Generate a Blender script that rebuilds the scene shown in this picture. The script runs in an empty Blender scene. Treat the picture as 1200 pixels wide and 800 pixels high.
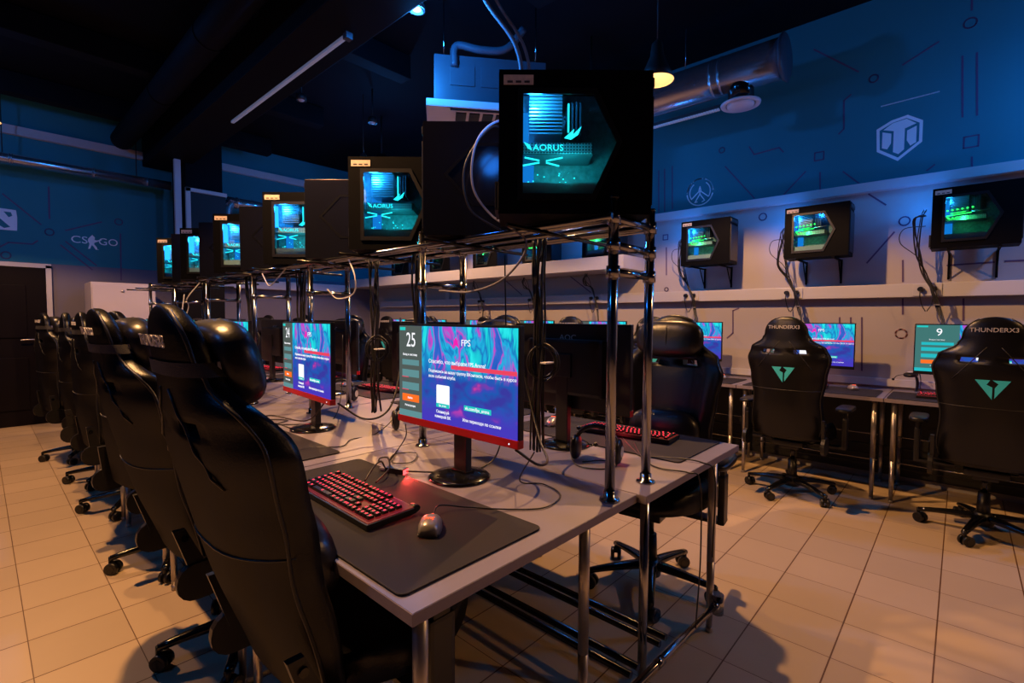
import bpy, bmesh, math, random
from mathutils import Vector, Matrix
random.seed(7)
PI = math.pi
C = bpy.context.scene.collection
SC = bpy.context.scene

# ------------------------------------------------------------------ materials
def new_mat(name):
    m = bpy.data.materials.new(name); m.use_nodes = True
    nt = m.node_tree; nt.nodes.clear()
    out = nt.nodes.new('ShaderNodeOutputMaterial')
    return m, nt, out
def pbr(name, col, rough=.5, metal=0., bump=0., bscale=200., coat=0., var=0., vscale=5., emis=None, estr=0., spec=.5):
    m, nt, out = new_mat(name)
    p = nt.nodes.new('ShaderNodeBsdfPrincipled')
    p.inputs['Base Color'].default_value = (*col, 1)
    p.inputs['Roughness'].default_value = rough
    p.inputs['Metallic'].default_value = metal
    p.inputs['Coat Weight'].default_value = coat
    p.inputs['Specular IOR Level'].default_value = spec
    if emis:
        p.inputs['Emission Color'].default_value = (*emis, 1); p.inputs['Emission Strength'].default_value = estr
    tc = nt.nodes.new('ShaderNodeTexCoord')
    if var > 0:
        n = nt.nodes.new('ShaderNodeTexNoise'); n.inputs['Scale'].default_value = vscale; n.inputs['Detail'].default_value = 5
        nt.links.new(tc.outputs['Object'], n.inputs['Vector'])
        r = nt.nodes.new('ShaderNodeMapRange'); r.inputs['To Min'].default_value = 1-var; r.inputs['To Max'].default_value = 1+var
        nt.links.new(n.outputs['Fac'], r.inputs['Value'])
        mx = nt.nodes.new('ShaderNodeVectorMath'); mx.operation = 'SCALE'; mx.inputs[0].default_value = col
        nt.links.new(r.outputs[0], mx.inputs['Scale']); nt.links.new(mx.outputs[0], p.inputs['Base Color'])
    if bump > 0:
        n = nt.nodes.new('ShaderNodeTexNoise'); n.inputs['Scale'].default_value = bscale; n.inputs['Detail'].default_value = 3
        nt.links.new(tc.outputs['Object'], n.inputs['Vector'])
        b = nt.nodes.new('ShaderNodeBump'); b.inputs['Strength'].default_value = bump; b.inputs['Distance'].default_value = .002
        nt.links.new(n.outputs['Fac'], b.inputs['Height']); nt.links.new(b.outputs[0], p.inputs['Normal'])
    nt.links.new(p.outputs[0], out.inputs[0])
    return m
def emit(name, col, s):
    m, nt, out = new_mat(name)
    e = nt.nodes.new('ShaderNodeEmission'); e.inputs[0].default_value = (*col, 1); e.inputs[1].default_value = s
    nt.links.new(e.outputs[0], out.inputs[0]); return m

def floor_mat():
    m, nt, out = new_mat('floor_tiles')
    tc = nt.nodes.new('ShaderNodeTexCoord'); mp = nt.nodes.new('ShaderNodeMapping')
    mp.inputs['Location'].default_value = (-.10/.298, -.03/.2975, 0); mp.inputs['Scale'].default_value = (1/.298, 1/.2975, 1)
    nt.links.new(tc.outputs['Object'], mp.inputs[0])
    sx = nt.nodes.new('ShaderNodeSeparateXYZ'); nt.links.new(mp.outputs[0], sx.inputs[0])
    def edge(sock, w):
        a = nt.nodes.new('ShaderNodeMath'); a.operation = 'FRACT'; nt.links.new(sock, a.inputs[0])
        b = nt.nodes.new('ShaderNodeMath'); b.operation = 'SUBTRACT'; nt.links.new(a.outputs[0], b.inputs[0]); b.inputs[1].default_value = .5
        c = nt.nodes.new('ShaderNodeMath'); c.operation = 'ABSOLUTE'; nt.links.new(b.outputs[0], c.inputs[0])
        d = nt.nodes.new('ShaderNodeMath'); d.operation = 'GREATER_THAN'; nt.links.new(c.outputs[0], d.inputs[0]); d.inputs[1].default_value = .5-w
        return d.outputs[0]
    e1 = edge(sx.outputs[0], .0055); e2 = edge(sx.outputs[1], .009)
    mxx = nt.nodes.new('ShaderNodeMath'); mxx.operation = 'MAXIMUM'; nt.links.new(e1, mxx.inputs[0]); nt.links.new(e2, mxx.inputs[1])
    # tile to tile shade
    fl = nt.nodes.new('ShaderNodeVectorMath'); fl.operation = 'FLOOR'; nt.links.new(mp.outputs[0], fl.inputs[0])
    wn = nt.nodes.new('ShaderNodeTexWhiteNoise'); nt.links.new(fl.outputs[0], wn.inputs[0])
    ns = nt.nodes.new('ShaderNodeTexNoise'); ns.inputs['Scale'].default_value = 3; ns.inputs['Detail'].default_value = 8; nt.links.new(tc.outputs['Object'], ns.inputs['Vector'])
    ad = nt.nodes.new('ShaderNodeMath'); ad.operation = 'ADD'; nt.links.new(wn.outputs['Value'], ad.inputs[0]); nt.links.new(ns.outputs['Fac'], ad.inputs[1])
    mr = nt.nodes.new('ShaderNodeMapRange'); mr.inputs['From Max'].default_value = 2; mr.inputs['To Min'].default_value = .84; mr.inputs['To Max'].default_value = 1.12
    nt.links.new(ad.outputs[0], mr.inputs['Value'])
    vm = nt.nodes.new('ShaderNodeVectorMath'); vm.operation = 'SCALE'; vm.inputs[0].default_value = (.52, .39, .25); nt.links.new(mr.outputs[0], vm.inputs['Scale'])
    mix = nt.nodes.new('ShaderNodeMix'); mix.data_type = 'RGBA'; nt.links.new(mxx.outputs[0], mix.inputs['Factor'])
    nt.links.new(vm.outputs[0], mix.inputs['A']); mix.inputs['B'].default_value = (.13, .06, .02, 1)
    p = nt.nodes.new('ShaderNodeBsdfPrincipled'); p.inputs['Roughness'].default_value = .42
    p.inputs['Specular IOR Level'].default_value = .3
    nt.links.new(mix.outputs['Result'], p.inputs['Base Color'])
    b = nt.nodes.new('ShaderNodeBump'); b.inputs['Strength'].default_value = .4; b.inputs['Distance'].default_value = .003; b.invert = True
    nt.links.new(mxx.outputs[0], b.inputs['Height']); nt.links.new(b.outputs[0], p.inputs['Normal'])
    nt.links.new(p.outputs[0], out.inputs[0]); return m

def screen_art_mat(strength):
    m, nt, out = new_mat('screen_art')
    tc = nt.nodes.new('ShaderNodeTexCoord')
    N = nt.nodes; L = nt.links
    mp = N.new('ShaderNodeMapping'); mp.inputs['Rotation'].default_value = (0, .75, 0); mp.inputs['Scale'].default_value = (10, 1, 4.5)
    L.new(tc.outputs['Object'], mp.inputs[0])
    n1 = N.new('ShaderNodeTexNoise'); n1.inputs['Scale'].default_value = 1.3; n1.inputs['Detail'].default_value = 3; n1.inputs['Distortion'].default_value = 1.2
    L.new(mp.outputs[0], n1.inputs['Vector'])
    r1 = N.new('ShaderNodeValToRGB'); cr = r1.color_ramp
    cr.elements[0].position = .32; cr.elements[0].color = (.01, .08, .38, 1)
    cr.elements[1].position = .68; cr.elements[1].color = (.02, .6, .62, 1)
    for pos, c in ((.40, (.03, .10, .45, 1)), (.43, (.45, .04, .40, 1)), (.465, (.05, .18, .5, 1)), (.51, (.01, .34, .55, 1)), (.56, (.01, .12, .38, 1)), (.61, (.01, .48, .52, 1))):
        e = cr.elements.new(pos); e.color = c
    L.new(n1.outputs['Fac'], r1.inputs[0])
    mp2 = N.new('ShaderNodeMapping'); mp2.inputs['Location'].default_value = (3.7, 0, 1.1); mp2.inputs['Scale'].default_value = (7, 1, 11)
    L.new(tc.outputs['Object'], mp2.inputs[0])
    n2 = N.new('ShaderNodeTexNoise'); n2.inputs['Scale'].default_value = 1.4; n2.inputs['Detail'].default_value = 2
    L.new(mp2.outputs[0], n2.inputs['Vector'])
    r2 = N.new('ShaderNodeValToRGB'); cr = r2.color_ramp
    cr.elements[0].position = .35; cr.elements[0].color = (.03, .03, .25, 1)
    cr.elements[1].position = .72; cr.elements[1].color = (.85, .05, .22, 1)
    for pos, c in ((.46, (.01, .07, .32, 1)), (.58, (.03, .05, .34, 1)), (.65, (.16, .03, .28, 1))):
        e = cr.elements.new(pos); e.color = c
    L.new(n2.outputs['Fac'], r2.inputs[0])
    sep = N.new('ShaderNodeSeparateXYZ'); L.new(tc.outputs['Object'], sep.inputs[0])
    # upper / lower half
    mr = N.new('ShaderNodeMapRange'); mr.inputs['From Min'].default_value = -.01; mr.inputs['From Max'].default_value = .04; L.new(sep.outputs[2], mr.inputs['Value'])
    mx = N.new('ShaderNodeMix'); mx.data_type = 'RGBA'; L.new(mr.outputs[0], mx.inputs['Factor']); L.new(r2.outputs[0], mx.inputs['A']); L.new(r1.outputs[0], mx.inputs['B'])
    # bottom band indigo
    mr2 = N.new('ShaderNodeMapRange'); mr2.inputs['From Min'].default_value = -.07; mr2.inputs['From Max'].default_value = -.14; L.new(sep.outputs[2], mr2.inputs['Value'])
    mx2 = N.new('ShaderNodeMix'); mx2.data_type = 'RGBA'; L.new(mr2.outputs[0], mx2.inputs['Factor']); L.new(mx.outputs['Result'], mx2.inputs['A']); mx2.inputs['B'].default_value = (.045, .03, .36, 1)
    em = N.new('ShaderNodeEmission'); em.inputs[1].default_value = strength; L.new(mx2.outputs['Result'], em.inputs[0])
    L.new(em.outputs[0], out.inputs[0]); return m

def glass_mat(name, tint=(1, 1, 1), refl=.10):
    m, nt, out = new_mat(name)
    t = nt.nodes.new('ShaderNodeBsdfTransparent'); t.inputs[0].default_value = (*tint, 1)
    g = nt.nodes.new('ShaderNodeBsdfGlossy'); g.inputs['Roughness'].default_value = .05
    lw = nt.nodes.new('ShaderNodeFresnel'); lw.inputs[0].default_value = 1.4
    mx = nt.nodes.new('ShaderNodeMixShader'); nt.links.new(lw.outputs[0], mx.inputs[0])
    nt.links.new(t.outputs[0], mx.inputs[1]); nt.links.new(g.outputs[0], mx.inputs[2]); nt.links.new(mx.outputs[0], out.inputs[0])
    return m
def leather_mat(name, col, rough, bump, bscale, f0=.042, f1=.07):
    m, nt, out = new_mat(name)
    tc = nt.nodes.new('ShaderNodeTexCoord')
    n = nt.nodes.new('ShaderNodeTexNoise'); n.inputs['Scale'].default_value = bscale; n.inputs['Detail'].default_value = 3
    nt.links.new(tc.outputs['Object'], n.inputs['Vector'])
    b = nt.nodes.new('ShaderNodeBump'); b.inputs['Strength'].default_value = bump; b.inputs['Distance'].default_value = .002
    nt.links.new(n.outputs['Fac'], b.inputs['Height'])
    d = nt.nodes.new('ShaderNodeBsdfDiffuse'); d.inputs[0].default_value = (*col, 1); nt.links.new(b.outputs[0], d.inputs['Normal'])
    g = nt.nodes.new('ShaderNodeBsdfGlossy'); g.inputs['Roughness'].default_value = rough; nt.links.new(b.outputs[0], g.inputs['Normal'])
    lw = nt.nodes.new('ShaderNodeLayerWeight'); lw.inputs['Blend'].default_value = .25
    mr = nt.nodes.new('ShaderNodeMapRange'); mr.inputs['To Min'].default_value = f0; mr.inputs['To Max'].default_value = f1
    nt.links.new(lw.outputs['Facing'], mr.inputs['Value'])
    mx = nt.nodes.new('ShaderNodeMixShader'); nt.links.new(mr.outputs[0], mx.inputs[0]); nt.links.new(d.outputs[0], mx.inputs[1]); nt.links.new(g.outputs[0], mx.inputs[2])
    nt.links.new(mx.outputs[0], out.inputs[0]); return m
def perforated_mat(name, col, scale):
    m, nt, out = new_mat(name)
    tc = nt.nodes.new('ShaderNodeTexCoord')
    v = nt.nodes.new('ShaderNodeTexVoronoi'); v.inputs['Scale'].default_value = scale; v.inputs['Randomness'].default_value = 0
    nt.links.new(tc.outputs['Object'], v.inputs['Vector'])
    r = nt.nodes.new('ShaderNodeValToRGB'); r.color_ramp.elements[0].position = .3; r.color_ramp.elements[1].position = .36
    r.color_ramp.elements[0].color = (.002, .002, .002, 1); r.color_ramp.elements[1].color = (*col, 1)
    nt.links.new(v.outputs['Distance'], r.inputs[0])
    p = nt.nodes.new('ShaderNodeBsdfPrincipled'); p.inputs['Roughness'].default_value = .45
    nt.links.new(r.outputs[0], p.inputs['Base Color']); nt.links.new(p.outputs[0], out.inputs[0]); return m

M = dict(
 floor=floor_mat(),
 wall=pbr('wall_paint', (.42, .38, .365), .75, bump=.25, bscale=60, var=.05, vscale=2),
 wall_blue=pbr('wall_blue_paint_and_light', (.016, .19, .235), .75, bump=.25, bscale=60, var=.05, vscale=2),
 wall_dark=pbr('wall_paint_dark', (.03, .035, .05), .8, var=.1),
 wall_mauve=pbr('wall_paint_mauve', (.15, .14, .19), .75, bump=.25, bscale=60, var=.05, vscale=2),
 ceiling=pbr('black_ceiling_paint', (.003, .003, .005), .8, var=.3, vscale=3, spec=.1),
 beam=pbr('dark_beam_paint', (.0035, .0034, .005), .7, var=.3, vscale=4, spec=.1),
 white_pvc=pbr('white_plastic_trunking', (.52, .50, .51), .4, var=.03),
 mural=pbr('mural_line_paint', (.10, .06, .14), .7, var=.1),
 mural_red=pbr('mural_ring_paint', (.30, .13, .12), .7, var=.1),
 emblem=pbr('pale_emblem_paint', (.80, .83, .88), .6, var=.05),
 door=pbr('dark_door', (.004, .0022, .0035), .6, var=.3, vscale=4, spec=.1),
 cabinet=pbr('white_metal_cabinet', (.46, .42, .48), .45, var=.03),
 desk=pbr('grey_laminate', (.205, .180, .225), .45, var=.07, vscale=9),
 desk_edge=pbr('laminate_edge', (.19, .155, .19), .5, var=.1, vscale=30),
 leg=pbr('satin_steel', (.48, .44, .42), .35, metal=.9, var=.1, vscale=30),
 chrome=pbr('chrome', (.36, .36, .39), .16, metal=1.),
 duct=pbr('galvanised_duct', (.62, .62, .66), .22, metal=.9, var=.12, vscale=6),
 pad=pbr('black_cloth_mat', (.008, .0055, .011), .85, bump=.3, bscale=900),
 leather=leather_mat('black_leatherette', (.0028, .0024, .0026), .33, .3, 260),
 leather2=leather_mat('black_leatherette_pillow', (.010, .0085, .009), .33, .9, 24, .06, .12),
 piping=pbr('black_piping', (.010, .009, .008), .45),
 strap=pbr('black_webbing', (.02, .017, .016), .8, bump=.6, bscale=500),
 plastic=pbr('black_plastic', (.006, .0055, .0055), .38, bump=.1, bscale=400),
 gloss=pbr('gloss_black', (.004, .004, .0045), .16),
 case=pbr('black_powder_coat', (.0025, .0025, .0032), .55, bump=.15, bscale=500, spec=.06),
 glossside=pbr('smoked_case_side', (.006, .006, .008), .17),
 cable=pbr('black_cable', (.012, .011, .011), .45),
 greycable=pbr('grey_cable', (.20, .19, .21), .5),
 whitecable=pbr('white_cable', (.65, .62, .62), .5),
 red=pbr('red_bezel', (.36, .008, .012), .3),
 redled=emit('red_led', (1, .05, .05), 5.),
 mouseled=emit('mouse_led', (1, .09, .03), 2.2),
 keyglow=emit('red_key_legend', (1, .03, .06), 2.8),
 keyunder=pbr('lit_keyboard_plate', (.012, .002, .003), .5, emis=(1, .01, .03), estr=.14, spec=.2),
 keycap=pbr('black_keycap', (.010, .004, .005), .5, spec=.3),
 sticker=pbr('printed_sticker', (.75, .62, .50), .6, var=.25, vscale=90),
 stickerink=pbr('sticker_ink', (.06, .05, .05), .6),
 board=pbr('motherboard', (.22, .26, .28), .4, bump=.8, bscale=120, var=.7, vscale=60),
 fin=pbr('cooler_fins', (.55, .55, .58), .3, metal=.7),
 perf=perforated_mat('perforated_steel', (.40, .42, .45), 110),
 gpu=pbr('graphics_card_shell', (.10, .10, .11), .35),
 blueled=emit('blue_led', (.02, .28, 1), 3.2),
 bluedif=emit('blue_diffuser', (.01, .26, .85), .9),
 cyanled=emit('cyan_led', (.02, .75, .8), 2.2),
 greenled=emit('green_led', (.03, 1, .10), 3.2),
 whiteled=emit('white_led', (.75, .85, 1), 1.5),
 glass=glass_mat('side_window_glass', (.80, .92, .95)),
 art=screen_art_mat(1.4),
 sidebar=emit('screen_sidebar', (.10, .125, .115), .85),
 sidebar2=emit('screen_sidebar_teal', (.06, .20, .19), .9),
 field=emit('screen_field', (.13, .31, .33), .9),
 field2=emit('screen_field_bright', (.02, .50, .55), 1.),
 orange=emit('screen_button', (1, .17, .02), 1.),
 wtext=emit('screen_text', (.95, .95, 1), 1.1),
 stag=emit('screen_tag', (.02, .60, .55), 1.),
 spink=emit('screen_pink', (.9, .02, .45), 1.),
 sred=emit('screen_red_streak', (.85, .06, .12), 1.),
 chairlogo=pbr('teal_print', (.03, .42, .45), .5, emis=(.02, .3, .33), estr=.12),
 wlogo=pbr('white_print', (.62, .58, .55), .5),
 lampshade=pbr('black_lamp_shade', (.015, .014, .014), .5),
 lampin=pbr('lamp_inner', (.85, .72, .55), .5, emis=(1, .52, .17), estr=.95),
 bulb=emit('warm_bulb', (1, .62, .28), 12.),
 acblue=pbr('sheet_steel_housing', (.05, .06, .08), .4, var=.1, vscale=12),
 acwhite=pbr('ac_front_panel', (.70, .64, .68), .4),
 dark=pbr('near_black', (.005, .005, .006), .6),
 mousegrey=pbr('silver_grey_plastic', (.34, .31, .31), .3, metal=.35),
 ledtube=pbr('frosted_led_tube', (.55, .57, .63), .4, emis=(.5, .6, 1), estr=.08),
 brass=pbr('buckle_metal', (.5, .45, .4), .3, metal=1.),
)

# ------------------------------------------------------------------ geometry helpers
class MB:
    def __init__(s): s.b = bmesh.new(); s.mats = []
    def mi(s, mat):
        if mat not in s.mats: s.mats.append(mat)
        return s.mats.index(mat)
    def _apply(s, geom_faces, mat, smooth=False):
        i = s.mi(mat)
        for f in geom_faces: f.material_index = i; f.smooth = smooth
    def box(s, c, d, mat, rot=None, bev=0.):
        r = bmesh.ops.create_cube(s.b, size=1)
        vs = r['verts']
        bmesh.ops.scale(s.b, vec=d, verts=vs)
        fs = list({f for v in vs for f in v.link_faces})
        if bev > 0:
            es = list({e for v in vs for e in v.link_edges})
            rr = bmesh.ops.bevel(s.b, geom=vs+es, offset=bev, segments=2, affect='EDGES', profile=.7)
            vs = list({v for f in rr['faces'] for v in f.verts} | {v for v in vs if v.is_valid})
            fs = list({f for v in vs for f in v.link_faces})
        if rot is not None: bmesh.ops.rotate(s.b, cent=(0, 0, 0), matrix=rot, verts=vs)
        bmesh.ops.translate(s.b, vec=c, verts=vs)
        s._apply(fs, mat); return vs
    def cyl(s, p0, p1, r0, mat, r1=None, n=16, caps=True):
        p0 = Vector(p0); p1 = Vector(p1); r1 = r0 if r1 is None else r1
        d = p1-p0
        r = bmesh.ops.create_cone(s.b, cap_ends=caps, segments=n, radius1=r0, radius2=r1, depth=d.length)
        vs = r['verts']; q = d.to_track_quat('Z', 'Y').to_matrix()
        bmesh.ops.rotate(s.b, cent=(0, 0, 0), matrix=q, verts=vs)
        bmesh.ops.translate(s.b, vec=(p0+p1)/2, verts=vs)
        fs = {f for v in vs for f in v.link_faces}
        s._apply(fs, mat, True)
        for f in fs:
            if len(f.verts) > 4: f.smooth = False
        return vs
    def tube(s, pts, r, mat, n=8, closed=False):
        pts = [Vector(p) for p in pts]; N = len(pts); rings = []
        up = None
        for i, p in enumerate(pts):
            if closed: t = pts[(i+1) % N]-pts[i-1]
            else: t = pts[min(i+1, N-1)]-pts[max(i-1, 0)]
            if t.length < 1e-9: t = Vector((0, 0, 1))
            t.normalize()
            if up is None:
                up = Vector((0, 0, 1)) if abs(t.z) < .9 else Vector((1, 0, 0))
            a = (up-t*up.dot(t))
            if a.length < 1e-4: a = t.orthogonal()
            a.normalize(); b = t.cross(a); up = a
            rr = r[i] if isinstance(r, (list, tuple)) else r
            rings.append([s.b.verts.new(p+a*math.cos(2*PI*k/n)*rr+b*math.sin(2*PI*k/n)*rr) for k in range(n)])
        fs = []
        for i in range(N if closed else N-1):
            A = rings[i]; B = rings[(i+1) % N]
            for k in range(n): fs.append(s.b.faces.new((A[k], A[(k+1) % n], B[(k+1) % n], B[k])))
        if not closed:
            fs.append(s.b.faces.new(rings[0][::-1])); fs.append(s.b.faces.new(rings[-1]))
        s._apply(fs, mat, True)
    def lathe(s, prof, mat, c=(0, 0, 0), n=28, axis='Z'):
        rings = []
        for r, z in prof:
            ring = []
            for k in range(n):
                a = 2*PI*k/n; x, y = r*math.cos(a), r*math.sin(a)
                v = {'Z': (x, y, z), 'X': (z, x, y), 'Y': (y, z, x)}[axis]
                ring.append(s.b.verts.new(Vector(c)+Vector(v)))
            rings.append(ring)
        fs = []
        for A, B in zip(rings, rings[1:]):
            for k in range(n): fs.append(s.b.faces.new((A[k], A[(k+1) % n], B[(k+1) % n], B[k])))
        s._apply(fs, mat, True); return rings
    def loft(s, rings, mat, caps=True, smooth=True):
        R = [[s.b.verts.new(p) for p in ring] for ring in rings]; n = len(R[0]); fs = []
        for A, B in zip(R, R[1:]):
            for k in range(n): fs.append(s.b.faces.new((A[k], A[(k+1) % n], B[(k+1) % n], B[k])))
        if caps: fs.append(s.b.faces.new(R[0][::-1])); fs.append(s.b.faces.new(R[-1]))
        s._apply(fs, mat, smooth)
    def prism(s, poly, d, mat, plane='XZ', holes=(), off=0.):
        """poly points (a,b) in the plane, thick d along the third axis from off to off+d"""
        def P(a, b, h): return {'XZ': (a, h, b), 'YZ': (h, a, b), 'XY': (a, b, h)}[plane]
        before = set(s.b.faces)
        edges = []
        for loop in [poly]+list(holes):
            vs = [s.b.verts.new(P(a, b, off)) for a, b in loop]
            for i in range(len(vs)): edges.append(s.b.edges.new((vs[i], vs[(i+1) % len(vs)])))
        r = bmesh.ops.triangle_fill(s.b, use_beauty=True, edges=edges)
        fs = [g for g in r['geom'] if isinstance(g, bmesh.types.BMFace)]
        e = bmesh.ops.extrude_face_region(s.b, geom=fs)
        vs = [g for g in e['geom'] if isinstance(g, bmesh.types.BMVert)]
        bmesh.ops.translate(s.b, vec=Vector(P(0, 0, d)), verts=vs)
        new = [f for f in s.b.faces if f not in before]
        bmesh.ops.recalc_face_normals(s.b, faces=new)
        s._apply(new, mat)
    def ball(s, c, d, mat, p=2.5, nu=24, nv=14, rot=None):
        """superellipsoid"""
        def sg(x, e): return math.copysign(abs(x)**e, x)
        e = 2/p; rings = []
        for i in range(1, nv):
            v = -PI/2+PI*i/nv; ring = []
            for k in range(nu):
                u = 2*PI*k/nu
                q = Vector((d[0]/2*sg(math.cos(v), e)*sg(math.cos(u), e), d[1]/2*sg(math.cos(v), e)*sg(math.sin(u), e), d[2]/2*sg(math.sin(v), e)))
                if rot is not None: q = rot @ q
                ring.append(q+Vector(c))
            rings.append(ring)
        s.loft(rings, mat)
    def text(s, body, size, mat, xf, depth=.0008, align='LEFT', sx=1.):
        cu = bpy.data.curves.new('t', 'FONT'); cu.body = body; cu.size = size; cu.align_x = align; cu.extrude = depth/2; cu.resolution_u = 3
        o = bpy.data.objects.new('t', cu); C.objects.link(o)
        bpy.context.view_layer.update()
        me = o.to_mesh(); me2 = me.copy(); o.to_mesh_clear()
        bpy.data.objects.remove(o); bpy.data.curves.remove(cu)
        n0 = len(s.b.verts); f0 = len(s.b.faces)
        s.b.from_mesh(me2); bpy.data.meshes.remove(me2)
        s.b.verts.ensure_lookup_table(); s.b.faces.ensure_lookup_table()
        vs = s.b.verts[n0:]
        bmesh.ops.transform(s.b, matrix=xf @ Matrix.Diagonal((sx, 1, 1, 1)), verts=list(vs))
        s._apply(list(s.b.faces)[f0:], mat)
    def build(s, name, parent=None, recalc=False):
        if recalc: bmesh.ops.recalc_face_normals(s.b, faces=list(s.b.faces))
        me = bpy.data.meshes.new(name); s.b.to_mesh(me); s.b.free()
        for m in s.mats: me.materials.append(m)
        o = bpy.data.objects.new(name, me); C.objects.link(o)
        if parent is not None: o.parent = parent
        return o

def tag(o, label=None, cat=None, group=None, kind=None):
    if label: o['label'] = label
    if cat: o['category'] = cat
    if group: o['group'] = group
    if kind: o['kind'] = kind
    return o
def empty(name, loc, rz=0., label=None, cat=None, group=None):
    o = bpy.data.objects.new(name, None); C.objects.link(o); o.location = loc; o.rotation_euler = (0, 0, rz)
    o.empty_display_size = .1
    return tag(o, label, cat, group)
KIDS = {}
def kids(o): return [c for c in bpy.data.objects if c.parent == o]
def dup(root, loc, rz, label, group=None):
    def rec(o, par):
        c = o.copy(); C.objects.link(c); c.parent = par
        for ch in KCACHE.get(o.name, []): rec(ch, c)
        return c
    global KCACHE
    KCACHE = {}
    for ob in bpy.data.objects:
        if ob.parent: KCACHE.setdefault(ob.parent.name, []).append(ob)
    r = rec(root, None); r.location = loc; r.rotation_euler = (0, 0, rz); r['label'] = label
    if group: r['group'] = group
    return r
def spline(pts, n=10):
    pts = [Vector(p) for p in pts]; out = []
    P = [pts[0]*2-pts[1]]+pts+[pts[-1]*2-pts[-2]]
    for i in range(1, len(P)-2):
        a, b, c, d = P[i-1], P[i], P[i+1], P[i+2]
        for k in range(n):
            t = k/n
            out.append(.5*((2*b)+(c-a)*t+(2*a-5*b+4*c-d)*t*t+(3*b-a-3*c+d)*t**3))
    out.append(pts[-1]); return out
XZ = Matrix.Rotation(PI/2, 4, 'X')          # text lying in XY stood up, facing -Y
def facing(loc): return Matrix.Translation(loc) @ XZ
def rrect(x0, z0, x1, z1, r, n=4):
    out = []
    for cx, cz, a0 in ((x1-r, z1-r, 0), (x0+r, z1-r, PI/2), (x0+r, z0+r, PI), (x1-r, z0+r, 3*PI/2)):
        for k in range(n+1):
            a = a0+PI/2*k/n; out.append((cx+r*math.cos(a), cz+r*math.sin(a)))
    return out

# ================================================================== THE ROOM
XW, YB, ZC, XL, YF = 5.0, 8.2, 3.90, -5.5, -4.0
def struct(mb, name, parent=None):
    o = mb.build(name, parent); tag(o, kind='structure'); return o
b = MB(); b.box(((XL+XW)/2, (YF+YB)/2, -.05), (XW-XL, YB-YF, .1), M['floor']); struct(b, 'floor')
b = MB(); b.box((XW+.05, (YF+YB)/2, ZC/2), (.1, YB-YF+.2, ZC), M['wall']); wall_r = struct(b, 'wall_right')
b = MB(); b.box(((XL+XW)/2, YB+.05, ZC/2), (XW-XL, .1, ZC), M['wall_mauve']); wall_b = struct(b, 'wall_back')
b = MB(); b.box((XL-.05, (YF+YB)/2, ZC/2), (.1, YB-YF+.2, ZC), M['wall_dark']); struct(b, 'wall_left')
b = MB(); b.box(((XL+XW)/2, YF-.05, ZC/2), (XW-XL, .1, ZC), M['wall_dark']); struct(b, 'wall_front')
b = MB(); b.box(((XL+XW)/2, (YF+YB)/2, ZC+.05), (XW-XL, YB-YF+.2, .1), M['ceiling']); struct(b, 'ceiling')
# ceiling beams: one long deep beam and several joists
b = MB(); b.box((1.78, 3.5, 3.60), (.42, 9.4, .58), M['beam'], bev=.01); struct(b, 'beam_long')
for i, y in enumerate((-1.2, .6, 2.4, 4.2, 6.0, 7.6)):
    b = MB(); b.box(((XL+3.0)/2, y, 3.78), (3.0-XL-.02, .16, .22), M['beam'], bev=.008); struct(b, 'beam_cross')
# dark column at back with pipes
b = MB(); b.box((2.12, 7.86, 1.95), (.44, .62, 3.86), M['beam'], bev=.01); struct(b, 'column_back')
# trims on right wall
b = MB(); b.box((4.965, (YF+YB)/2, 2.385), (.07, YB-YF-.02, .075), M['white_pvc'], bev=.004); struct(b, 'trim_1')
b = MB(); b.box((4.955, 2.0+.6, 1.537), (.09, 10.2, .105), M['white_pvc'], bev=.005)
struct(b, 'trim_2')
b = MB(); b.box((4.975, 5.9, 1.80), (.05, .09, .45), M['white_pvc'], bev=.004); struct(b, 'trim_3')
b = MB(); b.box((4.985, 2.5, .80), (.03, 11, .06), M['white_pvc'], bev=.004); struct(b, 'trim_4')
# boxed ledge on the far half of the right wall
b = MB(); b.box((4.75, 5.38, 1.895), (.5, 5.6, .14), M['white_pvc'], bev=.004); struct(b, 'trim_5')
# back wall trims
b = MB(); b.box((.9, 8.17, 3.44), (2.0, .06, .10), M['white_pvc']); b.box((3.75, 8.17, 3.52), (2.45, .06, .10), M['white_pvc']); struct(b, 'trim_6')
b = MB(); b.box((3.4, 8.10, 1.80), (2.2, .18, .13), M['white_pvc'], bev=.004); struct(b, 'trim_7')
b = MB(); b.box((1.0, 8.18, .03), (.8, .03, .06), M['desk_edge']); struct(b, 'baseboard_back')
# door
b = MB(); b.box((-.02, 8.16, .935), (1.20, .07, 1.87), M['door'], bev=.01)
for z in (.5, 1.35): b.box((-.02, 8.118, z), (.85, .02, .62), M['door'], bev=.008)
d = struct(b, 'door_1')
b = MB(); b.cyl((.47, 8.12, 1.02), (.47, 8.05, 1.02), .012, M['brass']); b.tube(spline([(.47, 8.06, 1.02), (.40, 8.055, 1.02), (.34, 8.06, 1.015)], 6), .009, M['brass']); b.build('door_handle', d)
b = MB(); b.box((.605, 8.165, .95), (.05, .09, 1.9), M['white_pvc']); b.box((-.02, 8.165, 1.895), (1.3, .09, .05), M['white_pvc']); b.build('door_frame', d)

# blue upper walls: paint on the right, blue light put into the back's colour
b = MB(); b.box((XW-.0005, (YF+YB)/2, (2.42+ZC)/2), (.001, YB-YF-.002, ZC-2.42), M['wall_blue']); tag(b.build('trim_upper_paint_and_light', wall_r), kind='structure')
b = MB(); b.box(((XL+XW)/2, YB-.0005, (1.93+ZC)/2), (XW-XL-.002, .001, ZC-1.93), M['wall_blue']); tag(b.build('trim_upper_paint_and_light', wall_b), kind='structure')
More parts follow.
